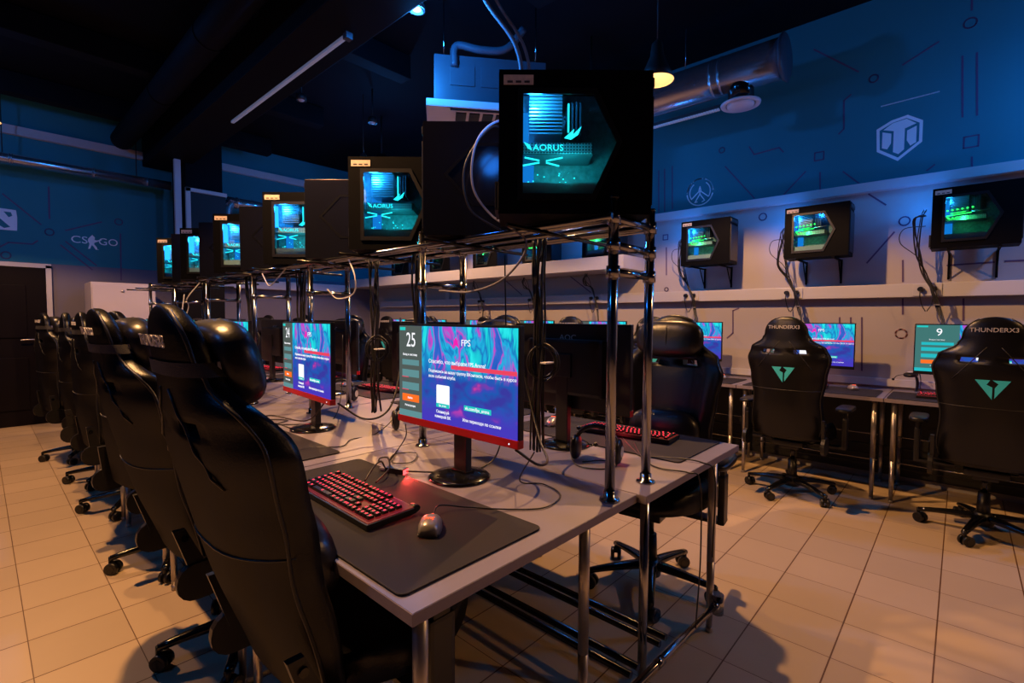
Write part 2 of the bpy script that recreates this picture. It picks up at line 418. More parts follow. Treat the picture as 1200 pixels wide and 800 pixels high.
# mural
RL = [[(0.027, 3.65), (0.025, 3.576)], [(0.064, 3.261), (0.048, 2.816)], [(-0.014, 3.258), (-0.031, 2.807)], [(1.031, 3.654), (0.703, 3.358)], [(0.413, 3.316), (0.203, 3.416)], [(0.75, 3.186), (0.797, 3.15), (0.79, 2.915), (0.825, 2.882)], [(1.542, 2.938), (1.495, 2.856), (1.284, 2.872), (1.248, 2.825)], [(1.759, 2.798), (1.484, 2.449)], [(1.243, 2.43), (1.065, 2.614)], [(2.454, 2.894), (2.444, 2.44)], [(2.387, 2.898), (2.377, 2.448)], [(2.302, 2.908), (2.292, 2.462)], [(0.953, 2.585), (0.948, 2.43)], [(0.784, 2.559), (0.66, 2.43)], [(0.6, 2.34), (0.485, 2.236)], [(-0.014, 2.509), (-0.017, 2.434)], [(0.239, 2.46), (0.195, 2.496)], [(0.594, 1.777), (0.423, 2.01)], [(0.361, 1.78), (0.355, 1.611)], [(0.094, 1.722), (-0.16, 1.729)], [(-0.217, 1.731), (-0.36, 1.73)], [(-0.006, 1.467), (-0.011, 1.307)], [(0.351, 1.475), (0.347, 1.353)], [(0.77, 1.324), (0.768, 1.266)], [(0.691, 1.324), (0.689, 1.267)], [(0.614, 1.325), (0.6, 0.882)], [(1.595, 1.413), (1.65, 1.388), (1.644, 1.171), (1.699, 1.119)], [(2.35, 2.065), (2.343, 1.775)], [(3.0, 3.0), (3.5, 2.6)], [(4.2, 2.9), (4.2, 2.5)], [(5.0, 3.1), (5.6, 2.7)], [(3.3, 1.62), (3.65, 1.86)], [(4.4, 1.62), (4.75, 1.86)], [(-.6, 3.0), (-.9, 2.7)], [(-.7, 2.2), (-.7, 1.7)]]
RC = [(0.03, 3.487, 0.036), (0.597, 3.269, 0.03), (1.795, 2.963, 0.026), (0.361, 2.09, 0.034), (1.404, 2.263, 0.032), (2.339, 1.62, 0.02)]
RQ = [(0.964, 2.726, 0.034), (-0.006, 2.623, 0.04), (2.362, 2.175, 0.026)]
def seg_flat(mb, p, q, w, mat, wall):
    """flat painted stroke 1 mm proud of the wall"""
    p = Vector((p[0], p[1])); q = Vector((q[0], q[1])); d = q-p; L = d.length; a = math.atan2(d.y, d.x); c = (p+q)/2
    if wall == 'R': mb.box((XW-.002, c.x, c.y), (.002, L+w*.6, w), mat, rot=Matrix.Rotation(a, 3, 'X'))
    else: mb.box((c.x, YB-.002, c.y), (L+w*.6, .002, w), mat, rot=Matrix.Rotation(-a, 3, 'Y'))
def ring_flat(mb, c, r, w, mat, wall, a0=0., a1=2*PI, n=24):
    pts = [(c[0]+r*math.cos(a0+(a1-a0)*k/n), c[1]+r*math.sin(a0+(a1-a0)*k/n)) for k in range(n+1)]
    for p, q in zip(pts, pts[1:]): seg_flat(mb, p, q, w, mat, wall)
b = MB()
for l in RL:
    for p, q in zip(l, l[1:]): seg_flat(b, p, q, .012, M['mural'], 'R')
for y, z, r in RC: ring_flat(b, (y, z), r, .010, M['mural'], 'R', n=14)
for y, z, r in RQ:
    c = [(y-r, z-r), (y+r, z-r), (y+r, z+r), (y-r, z+r)]
    for k in range(4): seg_flat(b, c[k], c[(k+1) % 4], .010, M['mural'], 'R')
tag(b.build('trim_wall_lines', wall_r), kind='structure')
b = MB()
for k in range(6): ring_flat(b, (.352, 1.196), .036, .010, M['mural_red'], 'R', a0=k*PI/3, a1=k*PI/3+.8, n=4)
tag(b.build('trim_wall_ring', wall_r), kind='structure')
LL = [[(0.249, 2.7), (0.56, 2.394)], [(0.64, 2.856), (0.637, 2.477)], [(0.78, 2.353), (1.126, 2.508)], [(0.728, 2.169), (1.018, 1.889)], [(0.776, 2.217), (1.061, 1.947)], [(1.314, 2.38), (1.308, 1.777)], [(0.1, 2.0), (0.28, 2.148), (0.479, 2.151), (0.525, 2.197)], [(-.4, 2.9), (-.1, 2.5)], [(-.9, 2.3), (-.5, 2.1)]]
b = MB()
for l in LL:
    for p, q in zip(l, l[1:]): seg_flat(b, p, q, .016, M['mural'], 'B')
for x, z in [(0.632, 2.313), (0.255, 1.998), (1.3, 2.534)]: ring_flat(b, (x, z), .04, .012, M['mural'], 'B', n=12)
tag(b.build('trim_wall_lines', wall_b), kind='structure')
# painted emblems
def wall_poly(mb, pts, mat, wall, d=.002):
    if wall == 'R': mb.prism(pts, -d, mat, 'YZ', off=XW-.001)
    else: mb.prism(pts, -d, mat, 'XZ', off=YB-.001)
def emblem(name, label, builder):
    mb = MB(); builder(mb); o = mb.build(name); tag(o, label, 'wall emblem'); return o
def wot(mb):
    out = [(0.565, 2.851), (0.47, 2.90), (0.368, 2.918), (0.274, 2.852), (0.274, 2.689), (0.42, 2.572), (0.558, 2.672)]
    cx, cz = .418, 2.757
    def sc(p, k): return (cx+(p[0]-cx)*k, cz+(p[1]-cz)*k)
    mb.prism(out, -.002, M['emblem'], 'YZ', holes=[[sc(p, .86) for p in out]], off=XW-.001)
    P = lambda u, v: (cx-u*.145, cz+v*.165)
    mb.prism([P(-.70, .48), P(-.3, .72), P(.3, .80), P(.72, .50), P(.24, .36), P(.24, -.62), P(0, -.80), P(-.24, -.66), P(-.24, .34)], -.002, M['emblem'], 'YZ', off=XW-.001)
    mb.prism([P(-.74, .38), P(-.34, .24), P(-.34, -.22), P(-.50, -.48), P(-.74, -.38)], -.002, M['emblem'], 'YZ', off=XW-.001)
    mb.prism([P(.74, .38), P(.34, .24), P(.34, -.22), P(.50, -.50), P(.74, -.38)], -.002, M['emblem'], 'YZ', off=XW-.001)
emblem('wall_emblem', 'pale painted shield emblem with a T shape on the upper blue wall', wot)
def arrowring(mb):
    c = (2.003, 2.592); m = M['emblem']
    for a0, a1 in ((-2.9, -.1), (.05, .85), (1.0, 1.75), (2.0, 3.1)): ring_flat(mb, c, .132, .012, m, 'R', a0, a1, 14)
    for a0, a1 in ((-.55, .9), (2.2, 3.7)): ring_flat(mb, c, .104, .010, m, 'R', a0, a1, 10)
    P = lambda u, v: (c[0]-u*.1, c[1]+v*.1)
    for l in ([(-.85, -.62), (-.12, .05), (0, .55), (.12, .05), (.85, -.55)], [(-.5, -1.0), (0, -.2), (.5, -.9)], [(-.5, -1.0), (-.25, -.95)], [(0, -.2), (0, .1)], [(.5, -.9), (.25, -1.0)]):
        q = [P(*p) for p in l]
        for p1, p2 in zip(q, q[1:]): seg_flat(mb, p1, p2, .010, m, 'R')
emblem('wall_emblem', 'pale painted round emblem of broken rings around an upward arrow', arrowring)
def dotted(mb):
    sq = [(.06, 2.285), (.355, 2.292), (.36, 2.45), (.352, 2.53), (.2, 2.535), (.06, 2.54)]
    mb.prism(sq, -.002, M['emblem'], 'XZ', holes=[[(.11, 2.50), (.17, 2.47), (.30, 2.33), (.25, 2.31), (.10, 2.42)], [(.25, 2.50), (.31, 2.50), (.32, 2.46), (.29, 2.44)]], off=YB)
emblem('wall_emblem', 'pale painted square emblem with a dark slanted stroke above the door', dotted)
def csgo(mb):
    m = M['emblem']
    T = lambda x, z: Matrix.Translation((x, YB-.002, z)) @ XZ
    mb.text('CS', .125, m, T(.82, 2.215), .002, sx=1.15); mb.text('GO', .125, m, T(1.085, 2.215), .002, sx=1.05)
    # small figure aiming to the right
    mb.prism([(1.005, 2.30), (1.03, 2.33), (1.055, 2.30), (1.05, 2.27), (1.075, 2.265), (1.12, 2.285), (1.12, 2.272), (1.07, 2.245), (1.05, 2.235), (1.045, 2.215), (1.07, 2.18), (1.075, 2.155), (1.095, 2.15), (1.06, 2.148), (1.035, 2.19), (1.02, 2.2), (1.005, 2.155), (.985, 2.15), (1.0, 2.215), (.985, 2.25), (.99, 2.28)], -.002, m, 'XZ', off=YB-.001)
emblem('wall_emblem', 'pale painted CS GO lettering with a small figure above the white cabinet', csgo)

# ------------------------------------------------------------------ services on walls and ceiling
def duct_right():
    t = empty('round_duct', (0, 0, 0), 0, 'shiny round metal duct ending in an end cap high on the right wall', 'ventilation duct')
    b = MB(); b.cyl((4.35, 1.10, 3.36), (4.35, 7.9, 3.36), .155, M['duct'], n=32)
    for y in (1.55, 1.62, 3.2, 3.27, 5.4, 5.47): b.cyl((4.35, y, 3.36), (4.35, y+.015, 3.36), .160, M['duct'], n=32)
    b.build('duct_tube', t)
    b = MB(); b.lathe([(.0, 0), (.17, 0), (.185, .012), (.17, .03), (.155, .03)], M['acblue'], (4.35, 1.08, 3.36), axis='Y'); b.build('end_cap', t)
    b = MB(); b.cyl((4.35, 1.42, 3.36), (4.35, 1.42, 3.10), .10, M['gloss'], n=24); b.build('branch_collar', t)
    b = MB(); b.lathe([(.0, -.02), (.095, -.02), (.105, -.005), (.105, .01)], M['acwhite'], (4.35, 1.42, 3.085)); b.lathe([(.115, .0), (.15, -.005), (.155, .01), (.115, .022)], M['acwhite'], (4.35, 1.42, 3.085)); b.build('round_vent', t)
    for y in (1.9, 4.4):
        b = MB(); b.cyl((4.35, y, 3.5), (4.35, y, 3.88), .004, M['duct'], n=6); b.build('hanger_rod', t)
duct_right()
b = MB()
t = empty('round_duct', (0, 0, 0), 0, 'thin round metal duct running below the ceiling on the back wall', 'ventilation duct')
b.cyl((-3.0, 7.9, 3.05), (1.82, 7.9, 3.05), .055, M['duct'], n=20)
for x in (.30, .32, 1.02, 1.55): b.cyl((x, 7.9, 3.05), (x+.012, 7.9, 3.05), .063, M['duct'], n=20)
b.build('duct_tube', t)
for x in (.25, 1.45):
    b = MB(); b.cyl((x, 7.9, 3.1), (x, 7.9, 3.88), .006, M['dark'], n=6); b.build('hanger_rod', t)
t = empty('elbow_duct', (0, 0, 0), 0, 'short crumpled metal duct beside the dark column at the back', 'ventilation duct')
b = MB(); b.cyl((2.42, 7.6, 2.90), (3.05, 7.6, 2.90), .075, M['duct'], n=20)
for x in (2.52, 2.72, 2.9): b.cyl((x, 7.6, 2.90), (x+.02, 7.6, 2.90), .085, M['duct'], n=20)
b.build('duct_tube', t)
b = MB(); b.tube(spline([(2.46, 7.6, 2.90), (2.40, 7.58, 2.80), (2.39, 7.56, 2.62)], 6), .07, M['duct'], n=14); b.build('duct_elbow', t)
b = MB(); b.box((1.80, 7.50, 2.93), (.07, .06, 1.9), M['white_pvc'], bev=.006)
tag(b.build('vertical_conduit'), 'tall pale vertical conduit standing in front of the dark column', 'conduit')
t = empty('dark_opening_frame', (0, 0, 0), 0, 'white L-shaped frame edge around a black panel at the back', 'frame')
b = MB(); b.box((1.905, 7.47, 2.45), (.05, .05, 1.05), M['white_pvc']); b.box((2.12, 7.47, 2.95), (.48, .05, .045), M['white_pvc']); b.build('frame', t)
b = MB(); b.box((2.14, 7.48, 2.44), (.42, .03, .97), M['dark']); b.build('black_panel', t)
# tube lights / strips
t = empty('tube_light', (0, 0, 0), 0, 'long unlit pale tube light fixed under the big ceiling beam', 'light')
b = MB(); b.box((1.84, 4.45, 3.298), (.030, 2.3, .025), M['ledtube'], bev=.008); b.build('tube', t)
b = MB(); b.box((1.84, 3.28, 3.29), (.05, .05, .045), M['acblue']); b.build('end_cap', t)
t = empty('led_batten', (0, 0, 0), 0, 'short ribbed LED batten below the shiny duct on the right', 'light')
b = MB(); b.box((4.50, 2.05, 3.175), (.05, .85, .035), M['dark'], bev=.004); b.build('housing', t)
b = MB()
for k in range(34): b.box((4.485, 1.65+k*.024, 3.152), (.035, .017, .014), M['ledtube'])
b.build('ribbed_lens', t)
b = MB()
for k in range(60): b.box((XW-.003, .54-.36*k/60, 3.03+.012*k/60), (.004, .003, .008), M['emblem'])
tag(b.build('perforated_strip'), 'short thin perforated strip on the blue wall above the shield emblem', 'strip')
# downlights
for i, (x, y, lab) in enumerate(((2.30, 5.03, 'small unlit spotlight on the ceiling beside the long tube light'), (3.10, 5.0, 'small unlit spotlight on the ceiling farther from the long tube light'))):
    t = empty('ceiling_spotlight', (x, y, 3.5), 0, lab, 'spotlight', 'ceiling spotlights')
    b = MB(); b.lathe([(.0, .06), (.045, .06), (.05, 0), (.04, 0), (.035, .02), (0, .02)], M['lampshade']); b.cyl((0, 0, .05), (0, 0, .38), .008, M['dark'], n=8); b.build('housing', t)
    b = MB(); b.ball((0, 0, .01), (.07, .07, .04), M['white_pvc'], p=2); b.build('bulb', t)
# suspended cassette air conditioner
t = empty('air_conditioner', (2.76, 3.02, 3.02), math.radians(42.5-90)+.15, 'suspended box air conditioner with pale front panel behind the nearest computer', 'air conditioner')
b = MB(); b.box((.18, .3, .22), (.92, .6, .36), M['acblue'], bev=.01)
for x in (-.05, .2, .45): b.box((x, -.004, .24), (.20, .008, .16), M['acblue'], bev=.003)
b.build('housing', t)
b = MB(); b.box((.18, .28, -.02), (1.04, .74, .06), M['acwhite'], bev=.012); b.build('front_panel', t)
b = MB(); b.box((.2, -.065, -.055), (.7, .02, .012), M['dark'])
for k in range(5): b.box((-.06+k*.11, .08, -.055), (.085, .16, .01), M['dark'])
b.build('louver', t)
for x, y in ((-.2, .05), (.56, .05), (-.2, .55)):
    b = MB(); b.cyl((x, y, .38), (x, y, .86), .006, M['chrome'], n=6); b.build('hanger_rod', t)
b = MB(); b.tube(spline([(-.12, -.02, .30), (-.10, -.02, .46), (.10, -.03, .44), (.30, -.04, .46), (.44, -.06, .62)], 8), .030, M['acblue'], n=12)
b.build('insulated_hose', t)
b = MB()
b.tube(spline([(2.30, 2.62, 3.90), (2.42, 2.50, 3.5), (2.56, 2.34, 3.2), (2.60, 2.30, 2.95), (2.58, 2.32, 2.72)], 8), .016, M['greycable'])
b.tube(spline([(2.38, 2.56, 3.90), (2.47, 2.44, 3.5), (2.60, 2.30, 3.2), (2.64, 2.26, 2.95), (2.62, 2.28, 2.72)], 8), .011, M['greycable'])
tag(b.build('hanging_cable'), 'pair of grey cables hanging from the ceiling beside the air conditioner', 'cable')
# dark round duct across the ceiling
b = MB(); b.cyl((1.33, 1.5, 3.55), (1.33, 8.0, 3.55), .12, M['beam'], n=24)
for y in (3, 4.5, 6): b.cyl((1.33, y, 3.55), (1.33, y+.02, 3.55), .126, M['beam'], n=24)
tag(b.build('round_duct'), 'matt black round duct running under the dark ceiling on the left', 'ventilation duct')
# white metal cabinet by the back wall
t = empty('metal_cabinet', (1.22, 7.72, 0), 0, 'tall plain white metal cabinet standing against the back wall', 'cabinet')
b = MB(); b.box((0, 0, .85), (.62, .5, 1.70), M['cabinet'], bev=.008); b.build('body', t)
b = MB(); b.box((.0, -.256, .86), (.60, .012, 1.62), M['cabinet'], bev=.004); dd = b.build('door', t)
b = MB(); b.lathe([(0, -.012), (.016, -.010), (.018, 0)], M['leg'], (-.02, -.262, 1.60), axis='Y', n=14); b.build('lock', dd)

# ------------------------------------------------------------------ pendant lamps
def light(name, kind, loc, energy, col, parent=None, rot=None, **kw):
    l = bpy.data.lights.new(name, kind); l.energy = energy; l.color = col
    for k, v in kw.items(): setattr(l, k, v)
    o = bpy.data.objects.new(name, l); C.objects.link(o); o.location = loc
    if rot: o.rotation_euler = rot
    if parent: o.parent = parent
    return o
def make_pendant(loc, label, energy):
    t = empty('pendant_lamp', loc, 0, label, 'pendant lamp', 'cone pendant lamps')
    b = MB(); b.lathe([(.015, .26), (.035, .24), (.045, .16), (.085, .07), (.115, 0), (.112, 0), (.080, .07), (.04, .155)], M['lampshade'], n=32); b.build('lamp_shade', t)
    b = MB(); b.lathe([(.110, .003), (.078, .07), (.03, .14), (.0, .142)], M['lampin'], n=32); b.build('shade_lining', t)
    b = MB(); b.ball((0, 0, .085), (.045, .045, .06), M['bulb'], p=2); b.build('bulb', t)
    b = MB(); b.cyl((0, 0, .25), (0, 0, 3.88-loc[2]), .004, M['cable'], n=6); b.build('cord', t)
    light('lamp_light', 'SPOT', (0, 0, .02), energy, (1., .51, .19), t, spot_size=math.radians(140), spot_blend=.2, shadow_soft_size=.03)
    return t
WARM = 190
for loc, lab in (((3.10, 1.55, 2.88), 'glowing black cone pendant lamp over the right aisle, beside the nearest computer'),
                 ((3.10, 5.2, 2.95), 'black cone pendant lamp over the right aisle, hidden behind the rack computers'),
                 ((3.10, -2.1, 2.95), 'black cone pendant lamp over the right aisle outside the right edge'),
                 ((.08, 5.9, 2.88), 'glowing black cone pendant lamp over the left aisle by the back wall'),
                 ((.20, 2.2, 2.98), 'black cone pendant lamp over the left aisle above the second chair')):
    make_pendant(loc, lab, WARM*(.45 if loc[1] < 0 else 1.1 if (loc[0] < 1 and loc[1] > 4) else 1.7 if loc[0] < 1 else 1.25))
# blue wash lights: one beside the beam, the rest unseen and added as fill
def make_wash(loc, label, energy):
    t = empty('blue_wash_light', loc, 0, label, 'stage light', 'blue wash lights')
    b = MB(); b.lathe([(.0, .10), (.055, .10), (.06, .0), (.05, .0), (.045, .03), (0, .03)], M['gloss'], n=20); b.cyl((0, 0, .1), (0, 0, 3.89-loc[2]), .01, M['dark'], n=8); b.build('housing', t)
    b = MB(); b.lathe([(0, .005), (.03, .003), (.030, .01)], M['whiteled'], n=20); b.build('lens', t)
    light('blue_light', 'POINT', (0, 0, -.06), energy, (.02, .27, 1.), t, shadow_soft_size=.08)
BLUE = 57
for loc, e, lab in (((2.12, 2.85, 3.42), 1.2, 'small chrome blue wash light beside the big ceiling beam'),
                 ((4.25, -1.0, 2.85), 1.0, 'added blue fill light near the right wall outside the right edge'),
                 ((3.9, 2.6, 3.0), .20, 'added blue fill light below the shiny duct, behind the nearest computer'),
                 ((3.6, 5.6, 3.3), .6, 'added blue fill light over the far end of the right aisle'),
                 ((-.6, 6.3, 3.5), .6, 'added blue fill light over the left aisle near the back wall'),
                 ((-1.6, 2.0, 3.4), .7, 'added blue fill light over the left side of the room')):
    make_wash(loc, lab, BLUE*e)

# ------------------------------------------------------------------ DESKS
ZT = .75
def tapered_leg(p, top=.725):
    b = MB(); x, y = p
    b.cyl((x, y, top), (x, y, .30), .017, M['leg'], r1=.016); b.cyl((x, y, .30), (x, y, .02), .016, M['leg'], r1=.0125); b.cyl((x, y, .02), (x, y, 0), .014, M['leg'])
    return b
def make_desk(x0, x1, y0, y1, label, group, legs, rails=()):
    cx, cy = (x0+x1)/2, (y0+y1)/2
    t = empty('gaming_desk', (cx, cy, 0), 0, label, 'desk', group)
    b = MB(); b.box((0, 0, ZT-.0135), (x1-x0, y1-y0, .025), M['desk_edge'], bev=.0015); b.box((0, 0, ZT-.0008), (x1-x0-.003, y1-y0-.003, .0016), M['desk']); b.build('desk_top', t)
    for (lx, ly) in legs: tapered_leg((lx-cx, ly-cy)).build('leg', t)
    return t
LY = [.73+1.033*k for k in range(7)]
ords = ['nearest', 'second', 'third', 'fourth', 'fifth', 'farthest']
left_desks, right_desks = [], []
for k in range(6):
    y0, y1 = LY[k]+.002, LY[k+1]-.002
    make_desk(.53, 1.385, y0, y1, f'{ords[k]} grey desk of the left-hand central row, facing the left aisle', 'desks of the left central row',
              [(.60, y0+.07), (1.20, y0+.07), (.60, y1-.07), (1.20, y1-.07)])
    y0b = y0-.03 if k == 0 else y0
    make_desk(1.389, 2.25, y0b, y1, f'{ords[k]} grey desk of the right-hand central row, back to back with the left row', 'desks of the right central row',
              [(2.03, y0b+.03 if k == 0 else y0+.05), (2.05, y1-.10)])
# lower frame of central rows
t = empty('under_desk_frame', (0, 0, 0), 0, 'dark and chrome tube frame low under the central desks', 'metal frame')
for x in (1.42, 1.47, 1.63, 1.68):
    b = MB(); b.cyl((x, .76, .13), (x, 6.8, .13), .0125, M['gloss']); b.build('tube', t)
b = MB(); b.cyl((1.20, .735, .13), (2.03, .70, .13), .0125, M['chrome']); b.cyl((1.52, .72, .13), (1.56, .718, .13), .016, M['chrome']); b.cyl((1.98, .70, .13), (2.03, .70, .13), .018, M['chrome']); b.build('cross_tube', t)
b = MB(); b.cyl((2.03, .70, .09), (2.03, .70, .17), .024, M['chrome']); b.build('bracket', t)
# right wall desks
WY = [-1.615+k*1.0 for k in range(10)]
wn = {0: 'grey wall desk outside the right edge, beyond station 9', 1: 'grey wall desk under the monitor showing 9', 2: 'grey wall desk behind the second office chair from the right',
      3: 'grey wall desk below the green-lit wall computer nearest the rack', 4: 'grey wall desk seen behind the rack, next after the green-lit ones', 5: 'grey wall desk seen behind the rack, with the coiled cables above',
      6: 'sixth grey wall desk along the right wall, partly behind monitor 25', 7: 'seventh grey wall desk along the right wall, behind monitor 24', 8: 'last grey wall desk in the far right corner'}
for k in range(9):
    y0, y1 = WY[k]+.002, WY[k+1]-.002
    t = make_desk(4.32, 4.965, y0, y1, wn[k], 'desks along the right wall', [(4.38, y0+.055), (4.38, y1-.055), (4.90, y0+.055), (4.90, y1-.055)])
    cy = (y0+y1)/2
    for z in (.42, .22):
        b = MB(); b.cyl((.05, -.44, z), (.05, .44, z), .006, M['chrome'], n=8); b.build('crossbar', t)
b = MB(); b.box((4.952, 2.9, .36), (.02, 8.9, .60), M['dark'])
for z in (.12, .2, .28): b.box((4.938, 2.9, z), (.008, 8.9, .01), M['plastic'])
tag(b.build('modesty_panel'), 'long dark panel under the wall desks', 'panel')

# ------------------------------------------------------------------ RACK
rack = empty('chrome_tube_rack', (0, 0, 0), 0, 'long chrome tube rack on the central desks carrying the computers', 'rack')
PY = [.77, 1.695, 2.73, 3.56, 4.55, 5.5, 6.5]
for i, y in enumerate(PY):
    for x in (1.285, 1.515):
        b = MB()
        b.cyl((x, y, ZT+.002), (x, y, 1.655), .0155, M['chrome'], n=20); b.lathe([(.016, .03), (.019, .028), (.019, .007), (.030, .005), (.032, 0), (0, 0)], M['chrome'], (x, y, ZT+.001))
        b.cyl((x, y, 1.655), (x, y, 1.662), .0165, M['gloss'])
        for z in ((1.60, 1.52, 1.44) if i == 0 else (1.60, 1.44)): b.cyl((x, y, z-.018), (x, y, z+.018), .0205, M['chrome'], n=16)
        if x > 1.4 and i == 0: b.cyl((x, y, .0), (x, y, ZT-.027), .0155, M['chrome'], n=20)
        b.build('post', rack)
    for z in ((1.60, 1.52, 1.44) if i == 0 else (1.60, 1.44)):
        b = MB(); b.cyl((1.285, y, z), (1.515, y, z), .0125, M['chrome'], n=12); b.build('rung', rack)
for x in (1.262, 1.305, 1.40, 1.495, 1.538):
    b = MB(); b.cyl((x, .76, 1.60), (x, 6.52, 1.60), .0095, M['chrome'], n=12)
    b.build('rail', rack)
for k in range(6):
    for dy in (.30, .72):
        b = MB(); b.cyl((1.10, LY[k]+dy, 1.585), (1.68, LY[k]+dy, 1.585), .007, M['gloss'], n=8); b.build('crossbar', rack)

# ------------------------------------------------------------------ COMPUTER CASE
CW, CH, CD = .455, .42, .21
def wpoly(k=1.):
    pts = [(.158, .172), (.612, .172), (.765, .50), (.612, .86), (.158, .86)]
    cx, cz = .44, .51
    P = [(cx+(u-cx)*k, cz+(v-cz)*k) for u, v in pts]
    return [(-CW/2+u*CW, CH-v*CH) for u, v in P]
def make_pc(glow):
    t = empty('gaming_computer', (0, 0, 0))
    yf, yb = -CD/2, CD/2
    b = MB()
    b.prism([(-CW/2, 0), (CW/2, 0), (CW/2, CH), (-CW/2, CH)], .004, M['case'], 'XZ', holes=[wpoly(1.03)], off=yf)
    b.box((0, 0, CH-.003), (CW, CD-.008, .006), M['case']); b.box((0, 0, .003), (CW, CD-.008, .006), M['case'])
    b.box((CW/2-.004, 0, CH/2), (.008, CD-.008, CH-.012), M['case'])
    # rear panel with fan opening
    hole = [(.045+.058*math.cos(2*PI*k/20), .30+.058*math.sin(2*PI*k/20)) for k in range(20)]
    b.prism([(yf+.004, .006), (yb-.002, .006), (yb-.002, CH-.006), (yf+.004, CH-.006)], .004, M['perf'], 'YZ', holes=[hole], off=-CW/2)
    b.box((-CW/2-.006, 0, .06), (.012, .15, .085), M['plastic'], bev=.003)
    b.build('case_shell', t)
    b = MB(); b.box((0, yb-.002, CH/2), (CW, .006, CH), M['glossside'], bev=.002)
    hx = [(CW/2-.07-(-CW/2+u) - .0, z) for u, z in []]
    ring = [(-.13, .11), (.04, .11), (.15, .225), (.04, .34), (-.13, .34)]
    inner = [(-.118, .122), (.035, .122), (.134, .225), (.035, .328), (-.118, .328)]
    b.prism(ring, .004, M['case'], 'XZ', holes=[inner], off=yb)
    b.build('side_panel', t)
    b = MB(); b.prism(wpoly(1.12), -.008, M['plastic'], 'XZ', holes=[wpoly(1.0)], off=yf); b.build('window_bezel', t)
    b = MB(); b.prism(wpoly(1.03), .003, M['glass'], 'XZ', off=yf+.005); b.build('side_window', t)
    b = MB(); b.box((.225, -.0, CH-.03), (.02, CD-.02, .03), M['plastic'], bev=.004); b.box((.228, 0, CH/2-.02), (.012, CD-.02, CH-.10), M['plastic'], bev=.004); b.build('front_fascia', t)
    b = MB(); b.box((-.17, yf-.001, CH-.030), (.088, .002, .028), M['sticker']); 
    for k in range(3): b.box((-.195+k*.025, yf-.0022, CH-.036), (.016, .001, .006), M['stickerink'])
    b.build('label_sticker', t)
    for sx in (-.18, .18):
        for sy in (-.07, .07):
            pass
    # internals
    b = MB(); b.box((-.02, .055, .255), (.38, .006, .33), M['board']); b.box((-.06, .05, .35), (.05, .02, .09), M['fin']); b.build('motherboard', t)
    b = MB()
    for k in range(13): b.box((-.085, -.005, .255+k*.0105), (.10, .10, .0035), M['fin'])
    b.build('cpu_cooler', t)
    g = MB(); g.box((-.065, -.01, .205), (.25, .11, .035), M['gpu'], bev=.004); g.box((-.065, -.068, .205), (.24, .006, .030), M['perf']); gp = g.build('graphics_card', t)
    led = {'cyan': M['cyanled'], 'green': M['greenled']}[glow]
    b = MB(); b.text('AORUS', .026, led, facing((-.125, -.0725, .197)), .001, sx=1.1)
    b.prism([(-.152, .222), (-.135, .214), (-.128, .198), (-.140, .203)], -.002, led, 'XZ', off=-.0715)
    b.build('card_logo', gp)
    for k in range(4):
        b = MB(); b.box((-.015+k*.012, .0, .305), (.004, .08, .10), M['gpu']); r_ = b.build('memory_stick', t)
        b = MB(); b.box((-.015+k*.012, -.044, .305), (.005, .006, .085), led if glow == 'cyan' and k < 1 else M['gpu']); b.build('memory_light', r_)
    b = MB()
    if glow == 'cyan':
        for x0, z0, x1, z1 in ((-.150, .175, -.105, .166), (-.160, .150, -.105, .160), (-.085, .165, -.035, .175), (-.085, .160, -.045, .150)):
            b.cyl((x0, -.075, z0), (x1, -.075, z1), .0026, M['cyanled'], n=6)
        b.prism([(-.03, .235), (.0, .262), (-.004, .245), (.022, .27), (.012, .245), (-.01, .23)], -.003, M['cyanled'], 'XZ', off=-.07)
        for k in range(16): b.box((random.uniform(-.15, .04), -.05+random.uniform(0, .04), random.uniform(.10, .14)), (.004, .003, .003), M['cyanled'])
    else:
        for k in range(6): b.ball((-.145+k*.026, -.075, .262+.002*k), (.012, .008, .012), M['greenled'], p=2, nu=8, nv=6)
        b.cyl((-.15, -.075, .225), (-.02, -.075, .236), .0028, M['greenled'], n=6); b.cyl((-.13, -.075, .240), (-.05, -.075, .246), .002, M['greenled'], n=6)
        b.cyl((-.02, -.075, .243), (.07, -.075, .247), .004, M['fin'], n=6)
    b.build('led_strip', t)
    b = MB(); b.box((-.138, .045, .235), (.042, .006, .24), M['bluedif']); b.build('light_diffuser', t)
    b = MB(); b.box((-.03, .0, .065), (.37, .19, .06), M['perf']); b.build('power_supply_cover', t)
    b = MB(); b.box((-.205, -.02, .29), (.010, .11, .15), M['blueled'] if glow == 'cyan' else M['blueled']); b.build('rear_fan', t)
    if glow == 'cyan':
        light('led_glow', 'POINT', (-.12, -.080, .33), 4.0, (.02, .38, 1.), t, shadow_soft_size=.02)
        light('led_glow', 'POINT', (-.03, -.083, .13), .7, (.02, .8, .85), t, shadow_soft_size=.02)
    else:
        light('led_glow', 'POINT', (-.14, -.080, .33), 1.0, (.02, .42, 1.), t, shadow_soft_size=.02)
        light('led_glow', 'POINT', (-.06, -.085, .20), .6, (.05, .9, .25), t, shadow_soft_size=.02)
    light('fan_glow', 'POINT', (-CW/2-.05, .045, .33), 1.2 if glow == 'cyan' else 3.2, (.02, .22, 1.), t, shadow_soft_size=.04)
    return t
Fv = Vector((.7378, .675)); Rv = Vector((.675, -.7378))
def pc_center(corner, ang):  # left front corner -> base centre, for yaw ang (local X dir)
    X = Vector((math.cos(ang), math.sin(ang))); Y = Vector((-X.y, X.x))
    c = Vector(corner)+X*CW/2+Y*CD/2
    return c
A0 = math.radians(42.47-90)
ZR = 1.612
pcp = make_pc('cyan')
